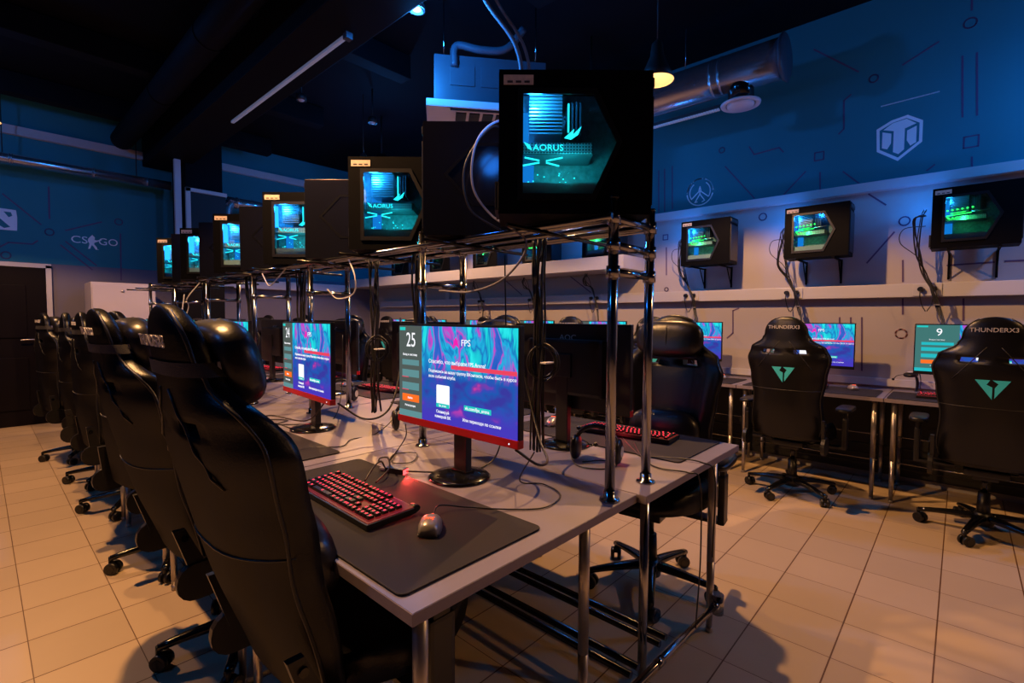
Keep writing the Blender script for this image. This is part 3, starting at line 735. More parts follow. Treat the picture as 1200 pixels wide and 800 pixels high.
front = [((1.062, 1.03), 'nearest'), ((1.165, 2.085), 'second'), ((1.155, 3.05), 'third'), ((1.16, 3.96), 'fourth'), ((1.16, 4.80), 'fifth'), ((1.16, 5.58), 'sixth')]
for i, (c, nm) in enumerate(front):
    p = pc_center(c, A0)
    lab = {'nearest': 'largest, nearest black computer with a cyan-lit window at the rack end', 'second': 'cyan-lit black computer on the rack, above monitor 25', 'third': 'third cyan-lit black computer on the rack, above monitor 24',
           'fourth': 'fourth blue-lit black computer along the rack', 'fifth': 'fifth blue-lit black computer along the rack', 'sixth': 'farthest blue-lit black computer on the rack'}[nm]
    if i == 0: o = pcp; o.location = (p.x, p.y, ZR); o.rotation_euler = (0, 0, A0); tag(o, lab, 'computer', 'computers on the rack facing the left aisle')
    else: o = dup(pcp, (p.x, p.y, ZR), A0, lab)
back = [((1.145, 1.505), 'black computer with a dark glossy side beside the nearest lit computer'), ((1.20, 2.60), 'black computer turned away on the rack, with a hexagon outline on its side'),
        ((1.20, 3.56), 'black computer turned away on the rack, between the third and fourth lit ones'), ((1.19, 4.40), 'black computer turned away on the rack, between the fourth and fifth lit ones'), ((1.19, 5.20), 'black computer turned away at the far end of the rack')]
for c, lab in back:
    p = pc_center(c, A0)
    dup(pcp, (p.x, p.y, ZR), A0+PI, lab, 'computers on the rack turned to the right aisle')
# wall computers
pcw = make_pc('green')
WP = [(-.045, 'green-lit wall computer at the right edge, above monitor 9'), (.90, 'green-lit wall computer above the second wall chair from the right'), (1.80, 'green-lit wall computer nearest the rack'),
      (2.95, 'wall computer on the boxed ledge, just left of the rack post'), (3.85, 'second wall computer on the boxed ledge'), (4.75, 'third wall computer on the boxed ledge'), (5.7, 'fourth wall computer on the boxed ledge'), (6.7, 'last wall computer on the boxed ledge')]
for i, (y, lab) in enumerate(WP):
    x = 4.63+CD/2; z = 1.815 if i < 3 else 1.967
    if i == 0: o = pcw; o.location = (x, y, z); o.rotation_euler = (0, 0, -PI/2); tag(o, lab, 'computer', 'computers along the right wall')
    else: o = dup(pcw, (x, y, z), -PI/2, lab)
    if i < 3:
        t = empty('wall_bracket', (XW, y, z), 0, ['steel wall bracket under the rightmost green-lit computer', 'steel wall bracket under the middle green-lit computer', 'steel wall bracket under the green-lit computer nearest the rack'][i], 'bracket', 'computer wall brackets')
        for s in (-.13, .13):
            b = MB(); b.box((-.19, s, -.010), (.376, .014, .012), M['case']); b.box((-.008, s, -.10), (.014, .014, .20), M['case']); b.build('arm', t)
            b = MB(); b.cyl((-.14, s, -.015), (-.012, s, -.19), .005, M['case'], n=8); b.build('brace', t)

# ------------------------------------------------------------------ MONITORS
SW, SH = .597, .336
def make_monitor(num, red=True, chin=True):
    t = empty('monitor', (0, 0, 0))
    zc = .352; z0, z1 = zc-SH/2, zc+SH/2
    b = MB(); b.box((0, .012, zc-.008), (SW+.014, .020, SH+.032), M['plastic'], bev=.003)
    b.box((0, .040, zc-.01), (.40, .045, .24), M['plastic'], bev=.015); b.build('housing', t)
    b = MB(); b.text('AOC', .034, M['wlogo'], Matrix.Translation((.045, .0232, zc+.105)) @ Matrix.Rotation(PI, 4, 'Z') @ XZ, .001, sx=1.2); b.build('back_logo', t)
    if red and chin:
        b = MB(); b.box((0, .008, z0-.012), (SW+.016, .026, .026), M['red'], bev=.003); b.cyl((.27, -.006, z0-.013), (.27, -.0045, z0-.013), .0025, M['whiteled'], n=8)
        b.build('bezel_chin', t)
    b = MB(); b.box((0, .0, 0), (SW, .003, SH), M['art']); s = b.build('screen', t); s.location = (0, 0, zc)
    X = lambda u: -SW/2+u*SW
    Z = lambda v: SH/2-v*SH
    side = M['sidebar'] if red else M['sidebar2']
    fld = M['field'] if red else M['field2']
    w = .23 if red else .40
    b = MB(); k = w/.21
    def rect(u0, v0, u1, v1, mat, y=-.0022): b.box(((X(u0)+X(u1))/2, y, (Z(v0)+Z(v1))/2), (X(u1)-X(u0), .0008, Z(v0)-Z(v1)), mat)
    rect(0, 0, w, 1, side)
    rect(.03*k, .37, .185*k, .43, fld, -.003); rect(.03*k, .48, .185*k, .56, fld, -.003); rect(.03*k, .62, .185*k, .70, fld, -.003)
    rect(0, .93, w, 1, fld, -.003); rect(.01, .015, .06*k, .05, M['stag'], -.003)
    rect(.03*k, .75, .185*k, .83, M['orange'], -.003)
    if red: rect(.03*k, .558, .09*k, .566, M['sred'], -.0034); rect(.03*k, .698, .09*k, .706, M['sred'], -.0034)
    rect(.5, .385, 1., .425, M['sred']) if red else rect(.75, .35, 1., .40, M['sred'])
    if w < .3:
        b.prism(rrect(X(.37), Z(.83), X(.485), Z(.60), .005), -.001, M['wtext'], 'XZ', off=-.002)
        rect(.37, .79, .485, .83, M['stag'], -.0036); rect(.61, .765, .82, .815, M['stag'], -.003)
    else:
        rect(.55, .62, .60, .72, M['wtext'], -.003); rect(.68, .70, .84, .75, M['stag'], -.003)
    # pink drop and white boxes
    b.prism([(X(.515), Z(.21)), (X(.525), Z(.14)), (X(.54), Z(.10)), (X(.555), Z(.14)), (X(.565), Z(.21)), (X(.54), Z(.18))], -.0012, M['spink'], 'XZ', off=-.002)
    s2 = b.build('screen_graphics', s)
    b = MB(); T = lambda u, v: facing((X(u), -.0042, Z(v)))
    wt = M['wtext']
    if num: b.text(num, .074, wt, T(.115*k, .225), .0006, 'CENTER', sx=.80*(1 if w < .3 else 1.25))
    b.text('FPS', .030, wt, T(.585, .185), .0006, sx=1.1)
    b.text('Вход в систему', .0115, wt, T(.105*k, .325), .0006, 'CENTER')
    b.text('Войти', .010, wt, T(.105*k, .80), .0006, 'CENTER')
    b.text('Регистрация', .0105, wt, T(.105*k, .885), .0006, 'CENTER')
    if w < .3:
        b.text('Спасибо, что выбрали FPS Arena!', .0185, wt, T(.30, .38), .0006)
        b.text('Подпишись на нашу группу ВКонтакте, чтобы быть в курсе', .0145, wt, T(.30, .475), .0006)
        b.text('всех событий клуба.', .0145, wt, T(.30, .53), .0006)
        b.text('vk.com/fps_arena', .016, wt, T(.62, .805), .0006)
        b.text('fps_arena', .010, wt, T(.428, .82), .0006, 'CENTER')
        b.text('Сканируй', .0145, wt, T(.428, .89), .0006, 'CENTER'); b.text('камерой ВК', .0145, wt, T(.428, .94), .0006, 'CENTER')
        b.text('Или переходи по ссылке', .0145, wt, T(.60, .925), .0006)
    else:
        b.text('FPS Arena', .02, wt, T(.55, .5), .0006); b.text('vk.com/fps_arena', .013, wt, T(.69, .745), .0006)
    b.build('screen_text', s)
    b = MB(); b.box((0, .05, .18), (.062, .028, .36), M['plastic'], bev=.004); b.box((0, .055, .35), (.10, .03, .10), M['plastic'], bev=.004); b.build('stand_neck', t)
    b = MB(); b.lathe([(0, .020), (.05, .018), (.100, .010), (.108, .004), (.106, .0), (0, 0)], M['gloss'], (0, .035, 0), n=48); b.box((0, .05, .02), (.075, .04, .012), M['gloss'], bev=.003); b.build('stand_base', t)
    return t
monw = make_monitor('', True, False); monl = make_monitor('')
mon25 = make_monitor('25'); mon24 = make_monitor('24'); mon9 = make_monitor('9', False)
mon25.location = (1.078, 1.262, ZT+.001); mon25.rotation_euler = (0, 0, -PI/2); tag(mon25, 'large red-chinned monitor showing number 25 on the nearest desk', 'monitor', 'monitors facing the left aisle')
mon24.location = (1.072, 2.345, ZT+.001); mon24.rotation_euler = (0, 0, -PI/2-.08); tag(mon24, 'red-chinned monitor showing number 24 on the second left desk', 'monitor', 'monitors facing the left aisle')
mon9.location = (4.66, -.055, ZT+.001); mon9.rotation_euler = (0, 0, -PI/2); tag(mon9, 'wall desk monitor showing number 9 beside the rightmost chair', 'monitor', 'monitors along the right wall')
lm = ['monitor on the third left desk, just right of the near chair pillow', 'monitor on the fourth left desk', 'monitor on the fifth left desk', 'monitor on the farthest left desk']
for k in range(2, 6):
    if k == 2: monl.location = (1.075, LY[k]+.55, ZT+.001); monl.rotation_euler = (0, 0, -PI/2-.05); tag(monl, lm[0], 'monitor', 'monitors facing the left aisle')
    else: dup(monl, (1.075, LY[k]+.55, ZT+.001), -PI/2-.05, lm[k-2])
for k in range(6):
    dup(monl, (1.758, LY[k]+.53, ZT+.001), PI/2, f'dark back of the {ords[k]} monitor in the right-hand central row', 'monitors facing the right aisle')
wl = ['lit wall desk monitor beside the second chair from the right', 'lit wall desk monitor right of the chair behind the rack posts', 'wall desk monitor hidden behind the near rack posts', 'wall desk monitor behind the hanging cable bundle', 'wall desk monitor behind monitor 25', 'small lit wall desk monitor seen left of monitor 25', 'last wall desk monitor in the far right corner']
for k, y in enumerate((.915, 1.935, 2.93, 3.9, 4.9, 5.9, 6.9)):
    if k == 0: monw.location = (4.66, y, ZT+.001); monw.rotation_euler = (0, 0, -PI/2); tag(monw, wl[0], 'monitor', 'monitors along the right wall')
    else: dup(monw, (4.66, y, ZT+.001), -PI/2, wl[k], 'monitors along the right wall')

# ------------------------------------------------------------------ mats, keyboards, mice
def make_pad(w=.91, d=.44):
    b = MB(); b.prism(rrect(-w/2, -d/2, w/2, d/2, .018), .004, M['pad'], 'XY'); 
    b.tube([(x, y, .003) for x, y in rrect(-w/2+.001, -d/2+.001, w/2-.001, d/2-.001, .018)], .0022, M['strap'], n=6, closed=True)
    return b.build('mouse_mat')
def make_keyboard():
    t = empty('keyboard', (0, 0, 0))
    b = MB(); b.box((0, 0, .011), (.445, .135, .016), M['plastic'], rot=Matrix.Rotation(.04, 3, 'X'), bev=.003); b.build('base', t)
    b = MB(); b.box((0, -.001, .0195), (.435, .124, .002), M['keyunder'], rot=Matrix.Rotation(.04, 3, 'X')); b.build('backlit_plate', t)
    kb = MB(); lg = MB()
    def key(cx, cy, w):
        z = .024+cy*.04
        vs = kb.box((cx, cy, z), (w-.0035, .0155, .008), M['keycap'])
        for v in vs:
            if v.co.z > z: v.co.x = cx+(v.co.x-cx)*.84; v.co.y = cy+(v.co.y-cy)*.78+.0005
        lg.box((cx, cy+.001, z+.0043), (.0045, .0048, .0008), M['keyglow'])
    U = .019
    rows = [(.054, [1]+[0]+[1]*4+[-.5]+[1]*4+[-.5]+[1]*4), (.032, [1]*13+[2]), (.013, [1.5]+[1]*12+[1.5]), (-.006, [1.75]+[1]*11+[2.25]), (-.025, [2.25]+[1]*10+[2.75]), (-.044, [1.25, 1.25, 1.25, 6.25, 1.25, 1.25, 1.25, 1.25])]
    for cy, ks in rows:
        x = -.214
        for w in ks:
            if w <= 0: x += (1 if w == 0 else .5)*U; continue
            key(x+w*U/2, cy, w*U); x += w*U
        x = .060
        if cy > 0 or cy == -.044:
            for i in range(3): key(x+(i+.5)*U, cy, U)
        elif cy == -.025: key(x+1.5*U, cy, U)
        if cy < .05:
            x = .1235+.0
            for i in range(4): key(x+(i+.5)*U, cy, U)
    kb.build('keycap', t); lg.build('key_legend', t)
    b = MB(); b.cyl((.196, .068, .018), (.222, .068, .018), .009, M['plastic'], n=20); b.build('volume_wheel', t)
    light('key_glow', 'POINT', (0, .10, .035), .35, (1, .04, .05), t, shadow_soft_size=.05)
    return t
def make_mouse():
    t = empty('computer_mouse', (0, 0, 0))
    rings = []
    for i in range(1, 14):
        s = i/14; y = -.060+.122*s
        w = .034*(math.sin(PI*min(1, s*1.05+.03))**.35)*(1-.12*math.sin(PI*s)); hgt = .042*math.sin(PI*min(1, (s*.93+.07)))**.6*(1.05-.35*s)
        ring = []
        for k in range(16):
            a = 2*PI*k/16; zz = math.sin(a)
            ring.append((w*math.copysign(abs(math.cos(a))**.8, math.cos(a)), y, .002+max(0, zz)**.75*hgt + (0 if zz > 0 else 0.001*zz)))
        rings.append(ring)
    b = MB(); b.loft(rings, M['mousegrey']); b.build('shell', t, recalc=True)
    b = MB(); b.box((0, 0, .004), (.052, .098, .006), M['plastic'], bev=.0025); b.build('base', t)
    b = MB(); b.cyl((-.003, .040, .0195), (.003, .040, .0195), .006, M['mouseled'], n=16); b.build('scroll_wheel', t)
    b = MB()
    for l in ([(-.012, -.030), (-.007, -.020), (-.002, -.026), (.003, -.018), (.011, -.032)], [(.004, -.026), (.012, -.018)], [(-.010, -.022), (-.002, -.020)]):
        b.tube([(x, y, .0392) for x, y in l], .0013, M['mouseled'], n=6)
    b.build('glowing_logo', t)
    return t
pad0 = make_pad(); pad0.location = (.765, 1.245, ZT+.001); pad0.rotation_euler = (0, 0, -PI/2); tag(pad0, 'large black cloth mouse mat on the nearest left desk', 'mouse mat', 'mouse mats on the central desks')
kb0 = make_keyboard(); kb0.scale = (1.0, 1.14, 1.0); kb0.location = (.735, 1.315, ZT+.006); kb0.rotation_euler = (0, 0, -PI/2-.02); tag(kb0, 'red-backlit keyboard on the nearest left desk in front of monitor 25', 'keyboard', 'red backlit keyboards')
ms0 = make_mouse(); ms0.location = (.775, .990, ZT+.006); ms0.rotation_euler = (0, 0, -.80); tag(ms0, 'silver-grey mouse with red logo on the nearest black mat', 'mouse', 'computer mice')
for k in range(1, 6):
    p = dup(pad0, (.765, LY[k]+.53, ZT+.001), -PI/2, f'black mouse mat on the {ords[k]} left desk')
    dup(kb0, (.75, LY[k]+.52, ZT+.006), -PI/2-.05, f'red-backlit keyboard on the {ords[k]} left desk')
    dup(ms0, (.80, LY[k]+.20, ZT+.006), -PI/2-.2, f'mouse with red light on the {ords[k]} left desk')
for k in range(6):
    dup(pad0, (2.015, LY[k]+.50, ZT+.001), PI/2, f'black mouse mat on the {ords[k]} right central desk')
    dup(kb0, (2.06, LY[k]+.415, ZT+.006), PI/2+.12, f'red-backlit keyboard on the {ords[k]} right central desk')
    dup(ms0, (1.98, LY[k]+.80, ZT+.006), PI/2+.3, f'mouse on the {ords[k]} right central desk')
wo = ['rightmost', 'second', 'third', 'fourth', 'fifth', 'sixth', 'seventh', 'last']
for k, yc in enumerate((-.115, .885, 1.885, 2.885, 3.885, 4.885, 5.885, 6.885)):
    nm = 'wall desk with monitor 9' if k == 0 else f'{wo[k]} wall desk from the right'
    dup(pad0, (4.545, yc+(.0 if k else .03), ZT+.001), -PI/2, f'black mouse mat on the {nm}', 'mouse mats on the wall desks')
    dup(kb0, (4.56, yc+.11, ZT+.006), -PI/2, f'red-backlit keyboard on the {nm}')
    dup(ms0, (4.66, yc-.27, ZT+.006), -PI/2+.5, f'grey mouse on the {nm}')

# ------------------------------------------------------------------ CHAIR
def lerp_tab(tab, t):
    for (a, va), (b_, vb) in zip(tab, tab[1:]):
        if t <= b_:
            s = (t-a)/(b_-a); s = s*s*(3-2*s); return va+(vb-va)*s
    return tab[-1][1]
Wt = [(0, .215), (.12, .232), (.32, .220), (.50, .242), (.655, .266), (.74, .240), (.82, .155), (.86, .136), (.92, .132), (.97, .105), (1., .055)]
Tf = [(0, .040), (.3, .055), (.6, .050), (.8, .035), (.95, .035), (1, .02)]
Wg = [(0, .05), (.25, .07), (.5, .09), (.68, .09), (.82, .03), (.88, .015), (1, .0)]
ZB0, ZB1 = .47, 1.325
def back_ring(t, rec, n=40, grow=0.):
    rd = math.sqrt(max(.0016, 1-((t-.88)/.12)**2)) if t > .88 else 1.
    w = lerp_tab(Wt, min(t, .9))*rd+grow; th = lerp_tab(Tf, min(t, .9))*rd**.6+grow; wg = lerp_tab(Wg, t)
    z = ZB0+(ZB1-ZB0)*t; bend = .05*max(0, t-.75)/.25
    xc = -.235-math.tan(rec)*(z-ZB0)-.012*math.sin(PI*t)+bend*.3
    out = []
    for k in range(n):
        a = 2*PI*k/n; ca, sa = math.cos(a), math.sin(a)
        y = w*math.copysign(abs(ca)**.75, ca); q = abs(y)/w
        if sa >= 0: dx = th*sa**.6*(1+.7*math.exp(-((q-.74)/.16)**2)*(1 if t < .78 else 0))+wg*q**3
        else: dx = -th*.9*(-sa)**.7+wg*q**3*.8
        zz = z
        out.append(Vector((xc+dx, y, zz)))
    return out
def make_chair(rec, teal, pillow=True, lumbar=True):
    t = empty('gaming_chair', (0, 0, 0))
    # backrest with two slots
    b = MB(); N = 60; nn = 40
    N = 66; ts = [.002+.878*(i/53) for i in range(54)]+[.88+.12*math.sin(PI/2*j/13) for j in range(1, 14)]
    R_ = [[b.b.verts.new(p) for p in back_ring(tt, rec)] for tt in ts]
    i0, i1 = 42, 44; hf = {7, 8, 11, 12}          # the two harness slots go right through
    fs = []
    for i in range(N):
        for k in range(nn):
            hole = i0 <= i < i1 and (k in hf or (nn-1-k) in hf)
            if not hole: fs.append(b.b.faces.new((R_[i][k], R_[i][(k+1) % nn], R_[i+1][(k+1) % nn], R_[i+1][k])))
    fs.append(b.b.faces.new(R_[0][::-1])); fs.append(b.b.faces.new(R_[N]))
    b._apply(fs, M['leather'], True)
    for ka, kb_ in ((7, 9), (11, 13)):
        loop = [(i0, k) for k in range(ka, kb_)]+[(i, kb_) for i in range(i0, i1)]+[(i1, k) for k in range(kb_, ka, -1)]+[(i, ka) for i in range(i1, i0, -1)]
        ws = []
        for (i, k), (i2, k2) in zip(loop, loop[1:]+loop[:1]):
            ws.append(b.b.faces.new((R_[i][k], R_[i2][k2], R_[i2][(nn-k2) % nn], R_[i][(nn-k) % nn])))
        b._apply(ws, M['plastic'], False)
    back = b.build('backrest', t, recalc=True)
    # piping along the outer edge, both on the rear edge
    b = MB()
    n = 40
    L = [back_ring(.03+.955*i/50, rec, grow=.001)[n//2+2] for i in range(51)]
    R = [back_ring(.03+.955*i/50, rec, grow=.001)[n-2] for i in range(51)]
    b.tube(L, .0045, M['piping'], n=6); b.tube(R, .0045, M['piping'], n=6)
    for sg in (-1, 1):   # V seams on the rear from neck to shoulders
        pts = []
        for i in range(9):
            s = i/8; tt = .80-.22*s; r = back_ring(tt, rec, 40); tgt = sg*(.03+.14*s)
            p = min([q for kk, q in enumerate(r) if kk > 20], key=lambda q: abs(q.y-tgt)); pts.append(Vector((p.x-.001, tgt, p.z)))
        b.tube(pts, .0028, M['piping'], n=5)
    r = [q for q in back_ring(.40, rec, 40)[21:40]]; b.tube([q+Vector((-.001, 0, 0)) for q in r], .0025, M['piping'], n=5)
    b.build('piping', back)
    # neck strap and pillow
    if pillow:
        b = MB()
        rr = [back_ring(tt, rec, grow=.006) for tt in (.835, .868)]
        b.loft([rr[0], rr[1]], M['strap'], caps=False)
        st = b.build('strap', t)
        b = MB(); q = back_ring(.852, rec, grow=.009)[18]; b.box(q, (.02, .006, .03), M['brass']); b.build('buckle', st)
        zc = 1.20; xx = -.235-math.tan(rec)*(zc-ZB0)
        b = MB(); b.ball((xx+.078, 0, zc), (.105, .34, .19), M['leather2'], p=3.0, rot=Matrix.Rotation(-rec, 3, 'Y'))
        b.tube([(xx+.082+.050*math.cos(a), .0, zc+.094*math.sin(a)) for a in [k*2*PI/24 for k in range(24)]], .003, M['piping'], n=5, closed=True)
        b.build('neck_pillow', t)
    if lumbar:
        zc = .74; xx = -.235-math.tan(rec)*(zc-ZB0)
        b = MB(); b.ball((xx+.105, 0, zc), (.13, .36, .22), M['leather2'], p=2.6, rot=Matrix.Rotation(-rec, 3, 'Y')); b.build('lumbar_pillow', t)
    # emblem and lettering on the back
    def rear(tt, y):
        r = [q for q in back_ring(tt, rec, 80)[41:80]]
        return min(r, key=lambda q: abs(q.y-y))
    zz = ZB0+(ZB1-ZB0)*.915; xr = rear(.915, 0).x
    b = MB(); xf = Matrix.Translation((xr-.003, .105, zz-.012)) @ Matrix.Rotation(-rec*.6, 4, 'Y') @ Matrix.Rotation(-PI/2, 4, 'Z') @ XZ
    b.text('THUNDERX3', .034, M['wlogo'], xf, .002, sx=1.0)
    b.build('head_lettering', back)
    if teal:
        b = MB(); xr = rear(.52, 0).x-.004; zc = ZB0+.89*.52
        tri = [(.085, .055), (-.085, .055), (-.03, -.015), (0, -.085), (.012, -.06)]
        b.prism([(.072, zc+.04), (.010, zc+.04), (.024, zc+.014), (-.0, zc-.0), (.0, zc-.068)], .003, M['chairlogo'], 'YZ', off=xr)
        b.prism([(.0, zc+.04), (-.072, zc+.04), (-.010, zc-.06), (-.010, zc-.004), (-.024, zc+.02)], .003, M['chairlogo'], 'YZ', off=xr)
        b.build('teal_emblem', back)
    # seat
    b = MB(); rings = []
    for i in range(15):
        s = i/14; x = -.24+.52*s
        hw = .235+.035*math.sin(PI*min(1, s*1.1)); e = min(1, math.sin(PI*(.04+.92*s))**.35)
        ring = []
        for k in range(28):
            a = 2*PI*k/28; ca, sa = math.cos(a), math.sin(a); y = hw*e*math.copysign(abs(ca)**.6, ca); q = abs(y)/hw
            z = .475+(.045*sa**.6*e if sa >= 0 else -.05*(-sa)**.6*e)+(.045*math.exp(-((q-.86)/.14)**2) if sa > 0 else 0)
            ring.append(Vector((x, y, z)))
        rings.append(ring)
    b.loft(rings, M['leather']); b.build('seat', t, recalc=True)
    b = MB(); b.box((0, 0, .405), (.34, .20, .04), M['plastic'], bev=.01); b.box((-.02, 0, .375), (.16, .12, .05), M['plastic'], bev=.01); b.tube([(0, -.1, .39), (0, -.26, .385)], .006, M['plastic']); b.build('tilt_mechanism', t)
    for sy in (-1, 1):
        b = MB(); y = sy*.238
        b.prism(rrect(-.315, .38, -.165, .50, .055), sy*.022, M['plastic'], 'XZ', off=y)
        b.prism([(-.270, .46), (-.215, .46), (-.245-math.tan(rec)*.15, .62), (-.280-math.tan(rec)*.15, .62)], sy*.018, M['plastic'], 'XZ', off=y-sy*.004)
        b.cyl((-.262-math.tan(rec)*.10, y, .59), (-.262-math.tan(rec)*.10, y+sy*.020, .59), .010, M['gloss'], n=14)
        b.build('recline_bracket', t)
        b = MB(); b.box((-.0, sy*.24, .40), (.07, .20, .015), M['plastic'], bev=.003); b.box((0, sy*.325, .50), (.075, .03, .22), M['plastic'], bev=.01); b.box((0, sy*.325, .62), (.05, .022, .10), M['plastic'], bev=.006)
        a_ = b.build('armrest', t)
        b = MB(); b.ball((.02, sy*.32, .675), (.27, .10, .035), M['plastic'], p=4); b.build('arm_pad', a_)
    b = MB(); b.cyl((0, 0, .09), (0, 0, .26), .035, M['plastic'], r1=.028, n=20); b.cyl((0, 0, .26), (0, 0, .37), .015, M['gloss'], n=16); b.build('gas_lift', t)
    b = MB(); b.lathe([(0, .14), (.04, .135), (.055, .10), (.05, .06), (0, .06)], M['plastic'], n=20); b.build('base_hub', t)
    for k in range(5):
        a = 2*PI*k/5+.35
        d = Vector((math.cos(a), math.sin(a), 0)); s = Vector((-d.y, d.x, 0))
        b = MB(); rings = []
        for i in range(9):
            q = i/8; r = .03+.275*q; wv = .030-.014*q; hv = .020-.008*q; z = .108-.012*q-.018*q*q
            c = d*r+Vector((0, 0, z))
            rings.append([c+s*wv*math.copysign(abs(math.cos(u))**.7, math.cos(u))+Vector((0, 0, hv*math.copysign(abs(math.sin(u))**.8, math.sin(u)))) for u in [2*PI*j/12 for j in range(12)]])
        b.loft(rings, M['gloss']); lg = b.build('leg', t, recalc=True)
        b = MB(); c = d*.302
        b.cyl(c+Vector((0, 0, .052)), c+Vector((0, 0, .085)), .010, M['plastic'], n=10)
        off = s*.0 ; ax = (s*math.cos(.6)+d*math.sin(.6)); fw = Vector((-ax.y, ax.x, 0))*.012
        for sg in (-1, 1):
            p0 = c+fw+ax*sg*.008+Vector((0, 0, .030)); p1 = c+fw+ax*sg*.026+Vector((0, 0, .030))
            b.cyl(p0, p1, .030, M['plastic'], n=20); b.cyl(p1-ax*sg*.001, p1+ax*sg*.0015, .020, M['gloss'], n=5)
        b.box(c+fw*.6+Vector((0, 0, .045)), (.022, .022, .03), M['plastic'], rot=Matrix.Rotation(math.atan2(ax.y, ax.x), 3, 'Z'), bev=.004)
        b.build('caster', lg)
    return t
ch1 = make_chair(math.radians(15), False)
tag(ch1, 'large black gaming chair in the left foreground, seen from behind', 'gaming chair', 'gaming chairs on the left aisle'); ch1.location = (.71, 1.20, 0); ch1.rotation_euler = (0, 0, .0)
ch2 = None
lc = [((.71, 2.07), .03, 'second black gaming chair of the left aisle, reclined behind the nearest'), ((.72, 3.08), .12, 'third black gaming chair of the left aisle, head showing behind the second'),
      ((.72, 4.17), .0, 'fourth black gaming chair of the left aisle, blue light on its front'), ((.72, 4.97), -.1, 'fifth black gaming chair of the left aisle, near the door'), ((.66, 5.95), .1, 'sixth black gaming chair at the far end of the left aisle')]
for i, (p, rz, lab) in enumerate(lc):
    if i == 0: dup(ch1, (p[0], p[1], 0), rz, lab)
    elif i == 1:
        ch2 = make_chair(math.radians(3), False); tag(ch2, lab, 'gaming chair', 'gaming chairs on the left aisle'); ch2.location = (p[0], p[1], 0); ch2.rotation_euler = (0, 0, rz)
    else: dup(ch2, (p[0], p[1], 0), rz, lab)
chr_ = make_chair(math.radians(5), False, True, True)
tag(chr_, 'black gaming chair with puffed neck pillow, facing the rack behind the near posts', 'gaming chair', 'gaming chairs on the right aisle'); chr_.location = (2.19, 1.08, 0); chr_.rotation_euler = (0, 0, PI+.12)
for k, (dy, rz) in enumerate(((2.25, .15), (3.25, -.1), (4.2, .3), (5.3, 0), (6.3, .1))):
    lab = ['black gaming chair facing the rack, behind the top corner of monitor 25', 'black gaming chair facing the rack, between monitors 24 and 25', 'blue-lit black gaming chair facing the rack, left of monitor 24', 'fifth black gaming chair facing the rack', 'farthest black gaming chair facing the rack'][k]
    dup(chr_, (2.15, dy, 0), PI+rz, lab)
chw = make_chair(math.radians(4), True, False, False)
tag(chw, 'black gaming chair with large teal emblem at the right edge', 'gaming chair', 'gaming chairs at the right wall'); chw.location = (4.12, -.14, 0); chw.rotation_euler = (0, 0, .0)
for y, rz, lab in ((.90, -.02, 'black gaming chair with teal emblem, second from the right edge'), (1.95, .1, 'black gaming chair at the right wall, hidden behind the chair with the puffed pillow'), (2.80, .15, 'black gaming chair at the right wall, head showing over the dark monitor'),
                   (3.9, -.1, 'black gaming chair at the right wall behind the cable bundle'), (4.9, 0, 'black gaming chair at the right wall behind monitor 25'), (5.9, .1, 'seventh black gaming chair along the right wall'), (6.9, 0, 'last black gaming chair in the far right corner')):
    dup(chw, (4.12, y, 0), rz, lab)

# ------------------------------------------------------------------ small things
def hub():
    t = empty('usb_hub', (.985, 1.45, ZT+.001), .4, 'small black USB hub with red light behind the nearest keyboard', 'usb hub')
    b = MB(); b.box((0, 0, .012), (.035, .075, .022), M['plastic'], bev=.003); b.build('body', t)
    b = MB(); b.box((-.002, -.0385, .012), (.030, .003, .016), M['redled']); b.build('red_light', t)
    b = MB(); b.box((.0, .052, .012), (.016, .03, .009), M['greycable'], bev=.002); b.build('plug', t)
    light('hub_glow', 'SPOT', (-.01, -.045, .020), 3.0, (1, .05, .04), t, rot=(math.radians(82), 0, math.radians(138)), spot_size=math.radians(60), spot_blend=.5, shadow_soft_size=.01)
hub()
def cable(pts, r, label, mat='cable', name='cable', group=None, n=10, ties=()):
    b = MB(); b.tube(spline(pts, n), r, M[mat], n=7); o = b.build(name); tag(o, label, 'cable', group); return o
Z0 = ZT+.004
cable([(.818, 1.032, Z0+.014), (.86, 1.06, Z0+.022), (.93, 1.02, Z0+.008), (1.02, .93, Z0), (1.10, .87, Z0), (1.21, .90, Z0), (1.25, 1.0, Z0), (1.20, 1.06, Z0+.01), (1.16, .965, .885)], .0022, 'thin mouse cable curling from the grey mouse across the nearest desk')
cable([(.83, 1.40, Z0+.02), (.88, 1.42, Z0+.055), (.93, 1.46, Z0+.05), (.97, 1.50, Z0+.012)], .003, 'braided keyboard cable arching to the USB hub')
cable([(.845, 1.36, Z0+.02), (.90, 1.37, Z0+.05), (.95, 1.45, Z0+.06), (.99, 1.56, Z0+.03), (1.02, 1.62, Z0)], .003, 'thick black cable looping behind the nearest keyboard')
cable([(1.0, 1.415, Z0+.01), (1.08, 1.34, Z0+.005), (1.15, 1.29, Z0+.01), (1.25, 1.28, Z0), (1.35, 1.30, .80), (1.42, 1.33, 1.0), (1.44, 1.36, 1.55)], .003, 'black cable running from the USB hub past the monitor stand')
cable([(1.08, 1.53, .90), (1.10, 1.56, .84), (1.06, 1.60, Z0+.002), (1.12, 1.66, Z0), (1.18, 1.60, Z0+.003), (1.10, 1.52, Z0), (1.04, 1.56, Z0+.004), (1.16, 1.70, Z0)], .0022, 'thin coiled cable on the desk below the left corner of monitor 25')
cable([(1.10, .99, .90), (1.17, .96, .845), (1.27, 1.0, .83), (1.35, 1.1, .87), (1.41, 1.2, 1.0), (1.43, 1.28, 1.2)], .0045, 'black power cable sagging from the right edge of monitor 25')
